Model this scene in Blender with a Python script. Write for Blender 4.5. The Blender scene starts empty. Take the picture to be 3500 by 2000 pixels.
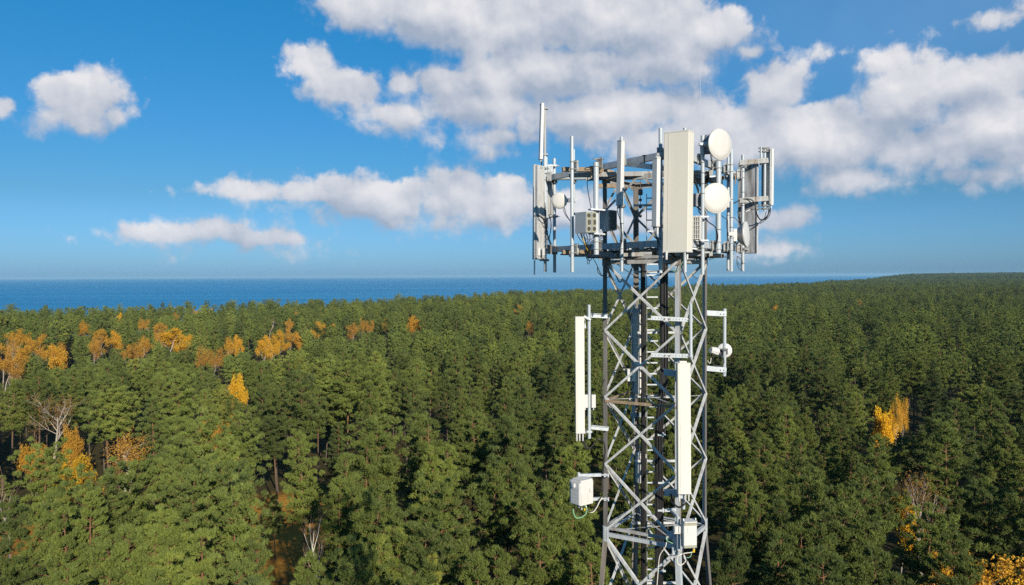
import bpy, math, random
import numpy as np
from mathutils import Vector, Matrix
R = math.radians
random.seed(7)
rng = np.random.default_rng(11)
scene = bpy.context.scene
COL = scene.collection

# ------------------------------------------------------------------ camera
ZC = 39.0                                   # height of the drone camera above the ground
F = 2722.0                                  # focal length in pixels of a 3500 px wide frame (28 mm)
PITCH, ROLL = R(1.18), R(-0.25)
CAM_M = Matrix.Rotation(R(90) - PITCH, 3, 'X') @ Matrix.Rotation(ROLL, 3, 'Z')
cam = bpy.data.cameras.new('camera')
cam.sensor_width = 36.0
cam.lens = 36.0 * F / 3500.0
cam.clip_start = 0.1
cam.clip_end = 200000.0
camo = bpy.data.objects.new('camera', cam)
camo.location = (0, 0, ZC)
camo.rotation_euler = CAM_M.to_euler()
COL.objects.link(camo)
scene.camera = camo

# ------------------------------------------------------------------ light
SUN_PHI, SUN_EL = R(22), R(22)              # sun behind the camera and to its right
SUN = Vector((math.sin(SUN_PHI) * math.cos(SUN_EL), -math.cos(SUN_PHI) * math.cos(SUN_EL), math.sin(SUN_EL)))
sl = bpy.data.lights.new('sun', 'SUN')
sl.energy = 5.0
sl.angle = R(0.53)
sl.color = (1.0, 0.91, 0.77)
so = bpy.data.objects.new('sun', sl)
so.rotation_euler = SUN.to_track_quat('Z', 'Y').to_euler()
so.location = SUN * 100
COL.objects.link(so)
scene.view_settings.view_transform = 'Standard'
scene.view_settings.look = 'None'
scene.view_settings.exposure = 0.35
scene.view_settings.gamma = 1.0
scene.view_settings.use_curve_mapping = False
scene.cycles.max_bounces = 6
scene.cycles.diffuse_bounces = 3
scene.cycles.transmission_bounces = 4
scene.cycles.volume_bounces = 0
scene.cycles.use_fast_gi = False
scene.cycles.use_denoising = False            # keep the fine grain of needles and lattice


def cam_dir(px, py):
    d = CAM_M @ Vector(((px - 1750.0) / F, -(py - 1000.0) / F, -1.0))
    return d


def at(px, py, Y):
    """world point seen at photo pixel (px, py), Y metres ahead of the camera"""
    d = cam_dir(px, py)
    return Vector((0, 0, ZC)) + d * (Y / d.y)


def P1(u, v, Y): return at(1780 + u * .41209, 340 + v * .41209, Y)
def P2(u, v, Y): return at(1900 + u * .31594, 860 + v * .31594, Y)
def P3(u, v, Y): return at(1900 + u * .48071, 1300 + v * .48071, Y)


def project(p):
    q = CAM_M.transposed() @ (Vector(p) - Vector((0, 0, ZC)))
    if q.z >= -0.01:
        return None
    return 1750 + F * q.x / -q.z, 1000 - F * q.y / -q.z


# ------------------------------------------------------------------ world: sky with clouds
K = 1.37363          # 2548-wide view of the photo -> 3500


def azel(x, y):
    d = cam_dir(x * K, y * K).normalized()
    return math.atan2(d.x, d.y), math.asin(d.z)


CLOUDS = [  # x, y, half width, half height of the puffs
    (195, 258, 118, 66), (220, 235, 76, 54), (265, 292, 70, 36), (120, 290, 66, 32), (325, 280, 32, 20), (2, 252, 28, 24),
    (450, 584, 112, 22), (535, 574, 70, 28), (640, 600, 140, 24), (640, 630, 112, 14),
    (630, 476, 100, 26), (790, 482, 140, 42), (930, 512, 170, 62), (1140, 480, 96, 74), (1250, 510, 140, 66), (1000, 558, 170, 26),
    (1390, 520, 160, 60), (1930, 552, 84, 36), (1920, 622, 96, 20), (1560, 565, 220, 30),
    (900, 20, 116, 62), (1060, 25, 210, 90), (1300, 60, 290, 106), (1520, 50, 240, 118), (1740, 80, 140, 64), (1640, 150, 170, 84), (1850, 125, 50, 22),
    (1370, 180, 270, 92), (1200, 260, 220, 66), (1000, 280, 140, 46), (870, 228, 98, 46), (1010, 205, 60, 44), (1120, 215, 110, 60),
    (1500, 280, 360, 84), (1270, 340, 200, 30), (1262, 384, 56, 16), (760, 150, 46, 28),
    (1920, 225, 90, 88), (1880, 330, 240, 88), (2060, 345, 230, 96), (2270, 250, 140, 108), (2225, 150, 66, 30),
    (2440, 205, 200, 90), (2500, 320, 220, 116), (2300, 370, 220, 80), (2130, 436, 190, 46), (2430, 440, 150, 38), (1720, 345, 240, 70),
    (2540, 36, 60, 9), (2110, 125, 36, 12),
    (2800, 300, 260, 110), (3100, 520, 260, 50), (-420, 420, 170, 60),
]


def build_world():
    w = bpy.data.worlds.new('World')
    scene.world = w
    w.use_nodes = True
    nt = w.node_tree
    nt.nodes.clear()

    N, L = nt.nodes, nt.links

    def noise(scale, det, rough, src):
        n = N.new('ShaderNodeTexNoise')
        n.noise_dimensions = '2D'
        n.inputs['Scale'].default_value = scale
        n.inputs['Detail'].default_value = det
        n.inputs['Roughness'].default_value = rough
        L.new(src, n.inputs['Vector'])
        return n

    def puffs(src, lst):
        """union of soft ellipses; height above the rim in units of 0.014 rad"""
        last = None
        for (x, y, rx, ry) in lst:
            a, e = azel(x, y)
            a2, e2 = azel(x + 1, y - 1)
            sx, sy = 1.0 / (abs(a2 - a) * rx), 1.0 / (abs(e2 - e) * ry)
            m = N.new('ShaderNodeVectorMath'); m.operation = 'MULTIPLY_ADD'
            L.new(src, m.inputs[0])
            m.inputs[1].default_value = (sx, sy, 0)
            m.inputs[2].default_value = (-a * sx, -e * sy, 0)
            ln = N.new('ShaderNodeVectorMath'); ln.operation = 'LENGTH'
            L.new(m.outputs[0], ln.inputs[0])
            k = (1.0 / sy) / 0.0115
            h = N.new('ShaderNodeMath'); h.operation = 'MULTIPLY_ADD'
            L.new(ln.outputs['Value'], h.inputs[0])
            h.inputs[1].default_value = -k; h.inputs[2].default_value = k
            if last is None:
                last = h.outputs[0]
            else:
                mn = N.new('ShaderNodeMath'); mn.operation = 'SMOOTH_MAX'
                L.new(last, mn.inputs[0]); L.new(h.outputs[0], mn.inputs[1])
                mn.inputs[2].default_value = 0.8
                last = mn.outputs[0]
        return last

    def offset(src, v):
        ad = N.new('ShaderNodeVectorMath'); ad.operation = 'ADD'
        L.new(src, ad.inputs[0]); ad.inputs[1].default_value = v
        return ad.outputs[0]

    def math_(op, a, b=None, c=None, clamp=False):
        n = N.new('ShaderNodeMath'); n.operation = op; n.use_clamp = clamp
        for i, v in enumerate((a, b, c)):
            if v is None:
                continue
            if isinstance(v, (int, float)):
                n.inputs[i].default_value = v
            else:
                L.new(v, n.inputs[i])
        return n.outputs[0]

    def ramp(v, lo, hi, interp='SMOOTHSTEP', t0=0.0, t1=1.0):
        n = N.new('ShaderNodeMapRange'); n.interpolation_type = interp
        L.new(v, n.inputs['Value'])
        n.inputs['From Min'].default_value = lo; n.inputs['From Max'].default_value = hi
        n.inputs['To Min'].default_value = t0; n.inputs['To Max'].default_value = t1
        return n.outputs['Result']

    def mix(f, a, b):
        n = N.new('ShaderNodeMix'); n.data_type = 'RGBA'
        L.new(f, n.inputs['Factor'])
        for i, v in ((6, a), (7, b)):
            if isinstance(v, tuple):
                n.inputs[i].default_value = (*v, 1)
            else:
                L.new(v, n.inputs[i])
        return n.outputs[2]
    tc = N.new('ShaderNodeTexCoord')
    sep = N.new('ShaderNodeSeparateXYZ')
    L.new(tc.outputs['Generated'], sep.inputs[0])
    az = math_('ARCTAN2', sep.outputs[0], sep.outputs[1])
    el = math_('ARCSINE', sep.outputs[2])
    cmb = N.new('ShaderNodeCombineXYZ')
    L.new(az, cmb.inputs[0]); L.new(el, cmb.inputs[1])

    P = cmb.outputs[0]
    n0 = noise(9.0, 2.0, 0.5, P)
    vs = N.new('ShaderNodeVectorMath'); vs.operation = 'MULTIPLY_ADD'
    L.new(n0.outputs['Color'], vs.inputs[0])
    vs.inputs[1].default_value = (0.03, 0.018, 0.0)
    vs.inputs[2].default_value = (-0.015, -0.009, 0.0)
    va = N.new('ShaderNodeVectorMath'); va.operation = 'ADD'
    L.new(P, va.inputs[0]); L.new(vs.outputs[0], va.inputs[1])
    W = va.outputs[0]
    n1 = noise(24.0, 9.0, 0.62, P).outputs['Fac']
    n1b = noise(24.0, 5.0, 0.60, offset(P, (0.004, 0.008, 0))).outputs['Fac']
    n2 = noise(11.0, 2.0, 0.5, P).outputs['Fac']
    n2b = noise(11.0, 1.0, 0.5, offset(P, (0.008, 0.022, 0))).outputs['Fac']
    F0 = puffs(W, CLOUDS)
    F2 = puffs(offset(W, (0.008, 0.022, 0)), [c for c in CLOUDS if c[2] * c[3] > 1500])
    nw = noise(40.0, 3.0, 0.6, P)
    wv = N.new('ShaderNodeVectorMath'); wv.operation = 'MULTIPLY_ADD'
    L.new(nw.outputs['Color'], wv.inputs[0]); wv.inputs[1].default_value = (0.022, 0.022, 0); L.new(P, wv.inputs[2])

    def billow(src, det):
        v = N.new('ShaderNodeTexVoronoi')
        v.voronoi_dimensions = '2D'; v.feature = 'SMOOTH_F1'
        v.inputs['Scale'].default_value = 30.0
        v.inputs['Smoothness'].default_value = 0.35
        v.inputs['Detail'].default_value = det
        v.inputs['Roughness'].default_value = 0.5
        v.normalize = True
        L.new(src, v.inputs['Vector'])
        return v.outputs['Distance']
    b1 = billow(wv.outputs[0], 2.0)
    b1b = billow(offset(wv.outputs[0], (0.005, 0.009, 0)), 1.0)
    d0 = math_('MULTIPLY_ADD', n1, 2.6, -1.30 + 0.30)
    d0 = math_('ADD', math_('MULTIPLY_ADD', b1, -3.0, 0.9), d0)
    d0 = math_('ADD', math_('MULTIPLY_ADD', n2, 2.0, -1.0), d0)
    d0 = math_('ADD', d0, math_('MINIMUM', F0, 2.3))
    g1 = math_('SUBTRACT', n1, n1b)
    g2 = math_('SUBTRACT', n2, n2b)
    g3 = math_('SUBTRACT', math_('MINIMUM', math_('MAXIMUM', F0, -0.5), 4.0), math_('MINIMUM', math_('MAXIMUM', F2, -1.5), 4.0))
    # sunlit tops have crisp edges, bases fray out
    crisp = math_('MULTIPLY_ADD', math_('MINIMUM', math_('MAXIMUM', g3, 0.0), 1.2), 0.6, 1.0)
    alpha = ramp(math_('MULTIPLY', math_('ADD', d0, 0.40), crisp), 0.0, 2.0)
    lit = math_('MULTIPLY_ADD', g1, 0.6, 0.38)
    lit = math_('MULTIPLY_ADD', math_('SUBTRACT', b1b, b1), 0.55, lit)
    lit = math_('MULTIPLY_ADD', g2, 1.1, lit)
    lit = math_('MULTIPLY_ADD', n2, 0.8, math_('SUBTRACT', lit, 0.40))
    lit = math_('MULTIPLY_ADD', g3, 0.17, lit, clamp=True)
    cloud = mix(lit, (0.29, 0.345, 0.44), (0.635, 0.63, 0.655))
    # sky
    sky = N.new('ShaderNodeTexSky'); sky.sky_type = 'NISHITA'
    sky.sun_disc = False
    sky.sun_elevation = SUN_EL
    sky.sun_rotation = math.atan2(SUN.x, SUN.y)
    sky.altitude = 100
    sky.air_density = 1.0
    sky.dust_density = 0.6
    sky.ozone_density = 3.0
    hs = N.new('ShaderNodeHueSaturation')
    hs.inputs['Saturation'].default_value = 1.15
    hs.inputs['Value'].default_value = 1.0
    L.new(sky.outputs[0], hs.inputs['Color'])
    SK = 0.077
    er = N.new('ShaderNodeValToRGB')
    e_ = er.color_ramp.elements
    e_[0].position = 0.0; e_[0].color = (0.39, 0.74, 1.52, 1)
    e_[1].position = 0.32; e_[1].color = (0.22, 0.88, 1.09, 1)
    k_ = e_.new(0.10); k_.color = (0.34, 0.65, 0.91, 1)
    L.new(el, er.inputs[0])
    tint = N.new('ShaderNodeVectorMath'); tint.operation = 'MULTIPLY'
    L.new(hs.outputs[0], tint.inputs[0]); L.new(er.outputs[0], tint.inputs[1])
    # clouds are given in the same units as the sky: divide by the background strength
    cl = N.new('ShaderNodeVectorMath'); cl.operation = 'SCALE'
    L.new(cloud, cl.inputs[0]); cl.inputs['Scale'].default_value = 1.0 / SK
    # low clouds sink into the air near the horizon
    fade = ramp(el, 0.0, 0.16, 'LINEAR', 0.92, 1.0)
    a2 = math_('MULTIPLY', alpha, fade)
    front = ramp(sep.outputs[1], 0.0, 0.3)
    a2 = math_('MULTIPLY', a2, front)
    # thin veil of high cloud towards the right
    vl = math_('MULTIPLY', ramp(sep.outputs[0], -0.05, 0.50), ramp(el, 0.10, 0.30))
    vl = math_('MULTIPLY', vl, math_('MULTIPLY_ADD', n2, 0.5, 0.75))
    veil = N.new('ShaderNodeVectorMath'); veil.operation = 'SCALE'
    veil.inputs[0].default_value = (0.070 / SK, 0.082 / SK, 0.100 / SK)
    L.new(vl, veil.inputs['Scale'])
    vsum = N.new('ShaderNodeVectorMath'); vsum.operation = 'ADD'
    L.new(tint.outputs[0], vsum.inputs[0]); L.new(veil.outputs[0], vsum.inputs[1])
    tot = mix(a2, vsum.outputs[0], cl.outputs[0])
    bg = N.new('ShaderNodeBackground')
    bg.inputs['Strength'].default_value = SK
    L.new(tot, bg.inputs['Color'])
    out = N.new('ShaderNodeOutputWorld')
    L.new(bg.outputs[0], out.inputs['Surface'])


build_world()


# ------------------------------------------------------------------ materials
def mat(name):
    m = bpy.data.materials.new(name)
    m.use_nodes = True
    nt = m.node_tree
    return m, nt.nodes, nt.links, nt.nodes['Principled BSDF']


def plain(name, col, rough=0.5, spec=0.4, metal=0.0, var=0.12, scale=6.0, dirt=None, dirt_amt=0.0, streak=False, bump=0.0):
    m, N, L, b = mat(name)
    tc = N.new('ShaderNodeTexCoord')
    n = N.new('ShaderNodeTexNoise')
    n.inputs['Scale'].default_value = scale
    n.inputs['Detail'].default_value = 5
    n.inputs['Roughness'].default_value = 0.6
    src = tc.outputs['Object']
    if streak:
        mp = N.new('ShaderNodeMapping')
        mp.inputs['Scale'].default_value = (1, 1, 0.12)
        L.new(src, mp.inputs['Vector'])
        src = mp.outputs[0]
    L.new(src, n.inputs['Vector'])
    cr = N.new('ShaderNodeValToRGB')
    cr.color_ramp.elements[0].position = 0.3
    cr.color_ramp.elements[1].position = 0.7
    cr.color_ramp.elements[0].color = (*[c * (1 - var) for c in col], 1)
    cr.color_ramp.elements[1].color = (*[min(1, c * (1 + var)) for c in col], 1)
    L.new(n.outputs['Fac'], cr.inputs[0])
    outc = cr.outputs[0]
    if dirt:
        n2 = N.new('ShaderNodeTexNoise')
        n2.inputs['Scale'].default_value = scale * 0.45
        n2.inputs['Detail'].default_value = 7
        n2.inputs['Roughness'].default_value = 0.7
        mp2 = N.new('ShaderNodeMapping')
        mp2.inputs['Location'].default_value = (3.1, 7.7, 1.3)
        mp2.inputs['Scale'].default_value = (1.5, 1.5, 0.25)
        L.new(tc.outputs['Object'], mp2.inputs['Vector'])
        L.new(mp2.outputs[0], n2.inputs['Vector'])
        mr = N.new('ShaderNodeMapRange')
        mr.inputs['From Min'].default_value = 0.62 - 0.3 * dirt_amt
        mr.inputs['From Max'].default_value = 0.78 - 0.2 * dirt_amt
        L.new(n2.outputs['Fac'], mr.inputs['Value'])
        mx = N.new('ShaderNodeMix'); mx.data_type = 'RGBA'
        L.new(mr.outputs[0], mx.inputs['Factor'])
        L.new(outc, mx.inputs[6]); mx.inputs[7].default_value = (*dirt, 1)
        outc = mx.outputs[2]
    L.new(outc, b.inputs['Base Color'])
    b.inputs['Roughness'].default_value = rough
    b.inputs['Metallic'].default_value = metal
    b.inputs['Specular IOR Level'].default_value = spec
    if bump:
        bp = N.new('ShaderNodeBump')
        bp.inputs['Strength'].default_value = bump
        bp.inputs['Distance'].default_value = 0.01
        L.new(n.outputs['Fac'], bp.inputs['Height'])
        L.new(bp.outputs[0], b.inputs['Normal'])
    return m


RUST = (0.16, 0.095, 0.05)
M = {}
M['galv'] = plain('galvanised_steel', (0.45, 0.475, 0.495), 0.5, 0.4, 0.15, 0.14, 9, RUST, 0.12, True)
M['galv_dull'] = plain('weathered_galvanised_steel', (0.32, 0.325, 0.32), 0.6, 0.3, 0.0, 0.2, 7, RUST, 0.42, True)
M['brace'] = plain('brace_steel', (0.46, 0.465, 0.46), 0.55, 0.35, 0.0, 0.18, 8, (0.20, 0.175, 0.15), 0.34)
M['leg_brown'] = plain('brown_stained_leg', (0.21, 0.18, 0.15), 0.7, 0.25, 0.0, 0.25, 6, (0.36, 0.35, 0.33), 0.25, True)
M['leg_dark'] = plain('shaded_stained_leg', (0.15, 0.14, 0.13), 0.7, 0.25, 0.0, 0.25, 6, (0.30, 0.28, 0.26), 0.15, True)  # brown weathering, with the shade on these flanges put into the colour
M['rust'] = plain('rust_stained_steel', (0.26, 0.19, 0.125), 0.7, 0.25, 0.0, 0.25, 8, (0.5, 0.48, 0.44), 0.2, True)
M['pole'] = plain('grey_painted_pipe', (0.40, 0.435, 0.46), 0.45, 0.4, 0.1, 0.1, 5, (0.36, 0.36, 0.36), 0.1, True)
M['cream'] = plain('cream_radome', (0.61, 0.58, 0.50), 0.5, 0.35, 0, 0.03, 3, (0.60, 0.54, 0.43), 0.0, True)
M['white'] = plain('white_radome', (0.53, 0.525, 0.515), 0.45, 0.4, 0, 0.03, 3, (0.62, 0.60, 0.56), 0.02, True)
M['offwhite'] = plain('offwhite_radome', (0.53, 0.51, 0.475), 0.45, 0.4, 0, 0.03, 3, (0.6, 0.57, 0.5), 0.03, True)
M['alu'] = plain('soiled_aluminium_back', (0.46, 0.455, 0.445), 0.5, 0.4, 0.1, 0.10, 14, (0.24, 0.225, 0.21), 0.30, True)
M['alu_dark'] = plain('sooty_aluminium_back', (0.33, 0.34, 0.36), 0.5, 0.4, 0.2, 0.2, 9, (0.13, 0.115, 0.10), 0.55, True)
M['radio'] = plain('grey_radio_housing', (0.40, 0.43, 0.45), 0.5, 0.3, 0, 0.06, 6)
M['radio_white'] = plain('white_radio_housing', (0.55, 0.535, 0.505), 0.45, 0.4, 0, 0.03, 4, (0.62, 0.58, 0.5), 0.02)
M['grille'] = plain('dark_fan_grille', (0.06, 0.06, 0.05), 0.6, 0.3, 0, 0.3, 80)
M['front'] = plain('olive_front_plate', (0.30, 0.29, 0.22), 0.6, 0.3, 0, 0.1, 9)
M['fins'] = plain('dark_cooling_fins', (0.17, 0.17, 0.15), 0.6, 0.3, 0, 0.3, 20)
M['cable'] = plain('black_cable_sheath', (0.018, 0.017, 0.017), 0.45, 0.4, 0, 0.2, 20)
M['cable_white'] = plain('white_cable_sheath', (0.66, 0.62, 0.54), 0.5, 0.3, 0, 0.05, 9)
M['cable_green'] = plain('green_earth_cable', (0.20, 0.42, 0.26), 0.5, 0.3, 0, 0.05, 9)
M['cable_yellow'] = plain('yellow_fibre_cable', (0.65, 0.42, 0.02), 0.5, 0.3, 0, 0.05, 9)
M['dark'] = plain('dark_bracket_steel', (0.10, 0.10, 0.10), 0.5, 0.4, 0.2, 0.2, 12)
M['radiodark'] = plain('slate_radio_unit', (0.22, 0.23, 0.26), 0.6, 0.3, 0, 0.15, 12)
M['concrete'] = plain('concrete', (0.32, 0.31, 0.29), 0.85, 0.2, 0, 0.15, 3)


def tree_leaf_mat(name, cols, transl=0.08, rough=0.6):
    """cols: (dark, mid, yellow): chosen by the colour of the object, varied by the tone of each leaf clump"""
    m, N, L, b = mat(name)
    oi = N.new('ShaderNodeObjectInfo')
    ci = N.new('ShaderNodeAttribute'); ci.attribute_type = 'INSTANCER'; ci.attribute_name = 'color'
    sp = N.new('ShaderNodeSeparateColor')
    L.new(ci.outputs['Color'], sp.inputs[0])
    at_ = N.new('ShaderNodeAttribute'); at_.attribute_name = 'tone'
    # hue = object red + random/3 + small clump variation
    a1 = N.new('ShaderNodeMath'); a1.operation = 'MULTIPLY_ADD'
    L.new(oi.outputs['Random'], a1.inputs[0]); a1.inputs[1].default_value = 0.30; L.new(sp.outputs[0], a1.inputs[2])
    a2 = N.new('ShaderNodeMath'); a2.operation = 'MULTIPLY_ADD'
    L.new(at_.outputs['Fac'], a2.inputs[0]); a2.inputs[1].default_value = 0.34; L.new(a1.outputs[0], a2.inputs[2])
    a3 = N.new('ShaderNodeMath'); a3.operation = 'SUBTRACT'
    L.new(a2.outputs[0], a3.inputs[0]); a3.inputs[1].default_value = 0.32
    cr = N.new('ShaderNodeValToRGB')
    e = cr.color_ramp.elements
    e[0].position = 0.0; e[0].color = (*cols[0], 1)
    e[1].position = 1.0; e[1].color = (*cols[2], 1)
    k = e.new(0.5); k.color = (*cols[1], 1)
    L.new(a3.outputs[0], cr.inputs[0])
    # brightness from the object's green channel
    v = N.new('ShaderNodeVectorMath'); v.operation = 'SCALE'
    L.new(cr.outputs[0], v.inputs[0]); L.new(sp.outputs[1], v.inputs['Scale'])
    L.new(v.outputs[0], b.inputs['Base Color'])
    b.inputs['Roughness'].default_value = rough
    b.inputs['Specular IOR Level'].default_value = 0.25
    tr = N.new('ShaderNodeBsdfTranslucent')
    L.new(v.outputs[0], tr.inputs['Color'])
    mx = N.new('ShaderNodeMixShader')
    mx.inputs[0].default_value = transl
    L.new(b.outputs[0], mx.inputs[1]); L.new(tr.outputs[0], mx.inputs[2])
    out = N['Material Output'] if 'Material Output' in N else [n for n in N if n.type == 'OUTPUT_MATERIAL'][0]
    L.new(mx.outputs[0], out.inputs['Surface'])
    return m


M['needles'] = tree_leaf_mat('pine_needles', ((0.072, 0.098, 0.028), (0.155, 0.188, 0.036), (0.285, 0.282, 0.050)))
M['leaves'] = tree_leaf_mat('autumn_leaves', ((0.36, 0.18, 0.045), (0.56, 0.30, 0.035), (0.70, 0.44, 0.015)), 0.3)


def bark_mat(name, low, high, z0, z1):
    m, N, L, b = mat(name)
    tc = N.new('ShaderNodeTexCoord')
    sp = N.new('ShaderNodeSeparateXYZ')
    L.new(tc.outputs['Object'], sp.inputs[0])
    mr = N.new('ShaderNodeMapRange')
    mr.inputs['From Min'].default_value = z0; mr.inputs['From Max'].default_value = z1
    L.new(sp.outputs[2], mr.inputs['Value'])
    n = N.new('ShaderNodeTexNoise'); n.inputs['Scale'].default_value = 4; n.inputs['Detail'].default_value = 5
    mp = N.new('ShaderNodeMapping'); mp.inputs['Scale'].default_value = (1, 1, 0.4)
    L.new(tc.outputs['Object'], mp.inputs[0]); L.new(mp.outputs[0], n.inputs['Vector'])
    mx = N.new('ShaderNodeMix'); mx.data_type = 'RGBA'
    L.new(mr.outputs[0], mx.inputs['Factor'])
    mx.inputs[6].default_value = (*low, 1); mx.inputs[7].default_value = (*high, 1)
    m2 = N.new('ShaderNodeMix'); m2.data_type = 'RGBA'; m2.blend_type = 'MULTIPLY'
    m2.inputs['Factor'].default_value = 0.6
    L.new(mx.outputs[2], m2.inputs[6]); L.new(n.outputs['Color'], m2.inputs[7])
    L.new(m2.outputs[2], b.inputs['Base Color'])
    b.inputs['Roughness'].default_value = 0.9
    b.inputs['Specular IOR Level'].default_value = 0.15
    return m


M['pine_bark'] = bark_mat('pine_bark', (0.13, 0.10, 0.08), (0.25, 0.135, 0.07), 5, 11)
M['birch_bark'] = bark_mat('birch_bark', (0.42, 0.37, 0.32), (0.56, 0.48, 0.39), 2, 12)
M['white_bark'] = bark_mat('white_birch_bark', (0.62, 0.55, 0.46), (0.72, 0.63, 0.52), 2, 12)
M['grey_bark'] = bark_mat('grey_bark', (0.28, 0.23, 0.18), (0.36, 0.29, 0.22), 2, 12)
M['twigs'] = bark_mat('brown_twigs', (0.24, 0.15, 0.10), (0.30, 0.19, 0.13), 2, 12)


# ------------------------------------------------------------------ mesh helpers
ORG = {}


def tag(o, label=None, cat=None, group=None, kind=None):
    if label: o['label'] = label
    if cat: o['category'] = cat
    if group: o['group'] = group
    if kind: o['kind'] = kind
    return o


def thing(name, label, cat, loc=(0, 0, 0), group=None):
    o = bpy.data.objects.new(name, None)
    o.empty_display_size = 0.3
    o.location = loc
    COL.objects.link(o)
    ORG[o.name] = Vector(loc)
    return tag(o, label, cat, group)


class MB:
    def __init__(self):
        self.v, self.f, self.smooth = [], [], []

    def add(self, vs, fs, smooth=False):
        n = len(self.v)
        self.v += [tuple(p) for p in vs]
        self.f += [tuple(i + n for i in f) for f in fs]
        self.smooth += [smooth] * len(fs)
        return self

    def obox(self, c, ax, ay, az):
        """box centred at c with half-axes ax, ay, az"""
        c = Vector(c)
        vs = [c + sx * ax + sy * ay + sz * az for sz in (-1, 1) for sy in (-1, 1) for sx in (-1, 1)]
        return self.add(vs, [(0, 2, 3, 1), (4, 5, 7, 6), (0, 1, 5, 4), (2, 6, 7, 3), (0, 4, 6, 2), (1, 3, 7, 5)])

    def beam(self, a, b, w, h, up=(0, 0, 1)):
        a, b = Vector(a), Vector(b)
        d = (b - a)
        l = d.length
        d.normalize()
        up = Vector(up)
        s = d.cross(up)
        if s.length < 1e-4:
            s = d.cross(Vector((1, 0, 0)))
        s.normalize()
        u = s.cross(d).normalized()
        return self.obox((a + b) / 2, d * l / 2, s * w / 2, u * h / 2)

    def angle(self, a, b, d1, d2, w, t=0.012):
        """L section from a to b; flanges of width w along unit vectors d1, d2, corner on the line a-b"""
        a, b, d1, d2 = Vector(a), Vector(b), Vector(d1).normalized(), Vector(d2).normalized()
        prof = [Vector((0, 0, 0)), d1 * w, d1 * w + d2 * t, d1 * t + d2 * t, d1 * t + d2 * w, d2 * w]
        vs = [a + p for p in prof] + [b + p for p in prof]
        fs = [(i, (i + 1) % 6, (i + 1) % 6 + 6, i + 6) for i in range(6)]
        fs += [(0, 1, 2, 3), (0, 3, 4, 5), (6, 9, 8, 7), (6, 11, 10, 9)]
        return self.add(vs, fs)

    def channel(self, a, b, w, h, t=0.012, open_to=(0, 0, -1)):
        """U section: web of width w, legs of length h pointing to open_to"""
        a, b, o = Vector(a), Vector(b), Vector(open_to).normalized()
        d = (b - a).normalized()
        s = d.cross(o).normalized()
        o = s.cross(d).normalized()
        self.beam(a, b, t, w, up=s)
        for k in (-1, 1):
            off = s * (w / 2 - t / 2) * k + o * (h / 2 + t / 2)
            self.beam(a + off, b + off, t, h, up=o)
        return self

    def cyl(self, a, b, r, seg=12, r2=None, caps=True):
        a, b = Vector(a), Vector(b)
        r2 = r if r2 is None else r2
        d = (b - a).normalized()
        x = d.orthogonal().normalized()
        y = d.cross(x)
        vs = []
        for c, rr in ((a, r), (b, r2)):
            for i in range(seg):
                t = 2 * math.pi * i / seg
                vs.append(c + (x * math.cos(t) + y * math.sin(t)) * rr)
        self.add(vs, [(i, (i + 1) % seg, (i + 1) % seg + seg, i + seg) for i in range(seg)], True)
        if caps:
            self.add(vs[:seg], [tuple(range(seg - 1, -1, -1))])
            self.add(vs[seg:], [tuple(range(seg))])
        return self

    def pipe(self, a, b, r, seg=14, wall=0.006):
        """open ended tube"""
        a, b = Vector(a), Vector(b)
        self.cyl(a, b, r, seg, caps=False)
        d = (b - a).normalized()
        self.cyl(b - d * 0.05, b, r - wall, seg, caps=False)
        for c, dd in ((a, -d), (b, d)):
            x = d.orthogonal().normalized(); y = d.cross(x)
            vs = []
            for rr in (r, r - wall):
                for i in range(seg):
                    t = 2 * math.pi * i / seg
                    vs.append(c + (x * math.cos(t) + y * math.sin(t)) * rr)
            self.add(vs, [(i, (i + 1) % seg, (i + 1) % seg + seg, i + seg) for i in range(seg)])
        x = d.orthogonal().normalized(); y = d.cross(x)
        self.add([b - d * 0.05 + (x * math.cos(2 * math.pi * i / seg) + y * math.sin(2 * math.pi * i / seg)) * (r - wall) for i in range(seg)], [tuple(range(seg))])
        return self

    def tube(self, pts, r, seg=6, smooth_n=5):
        pts = [Vector(p) for p in pts]
        if len(pts) > 2 and smooth_n > 1:
            q = []
            e = [pts[0] * 2 - pts[1]] + pts + [pts[-1] * 2 - pts[-2]]
            for i in range(1, len(e) - 2):
                p0, p1, p2, p3 = e[i - 1:i + 3]
                for k in range(smooth_n):
                    t = k / smooth_n
                    q.append(0.5 * ((2 * p1) + (p2 - p0) * t + (2 * p0 - 5 * p1 + 4 * p2 - p3) * t * t + (3 * p1 - p0 - 3 * p2 + p3) * t ** 3))
            q.append(pts[-1])
            pts = q
        vs = []
        prev = None
        for i, p in enumerate(pts):
            d = (pts[min(i + 1, len(pts) - 1)] - pts[max(i - 1, 0)]).normalized()
            x = d.orthogonal().normalized() if prev is None else (prev - d * prev.dot(d)).normalized()
            prev = x
            y = d.cross(x)
            for k in range(seg):
                t = 2 * math.pi * k / seg
                vs.append(p + (x * math.cos(t) + y * math.sin(t)) * r)
        fs = []
        for i in range(len(pts) - 1):
            for k in range(seg):
                fs.append((i * seg + k, i * seg + (k + 1) % seg, (i + 1) * seg + (k + 1) % seg, (i + 1) * seg + k))
        fs += [tuple(range(seg - 1, -1, -1)), tuple(range(len(vs) - seg, len(vs)))]
        return self.add(vs, fs, True)

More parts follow.
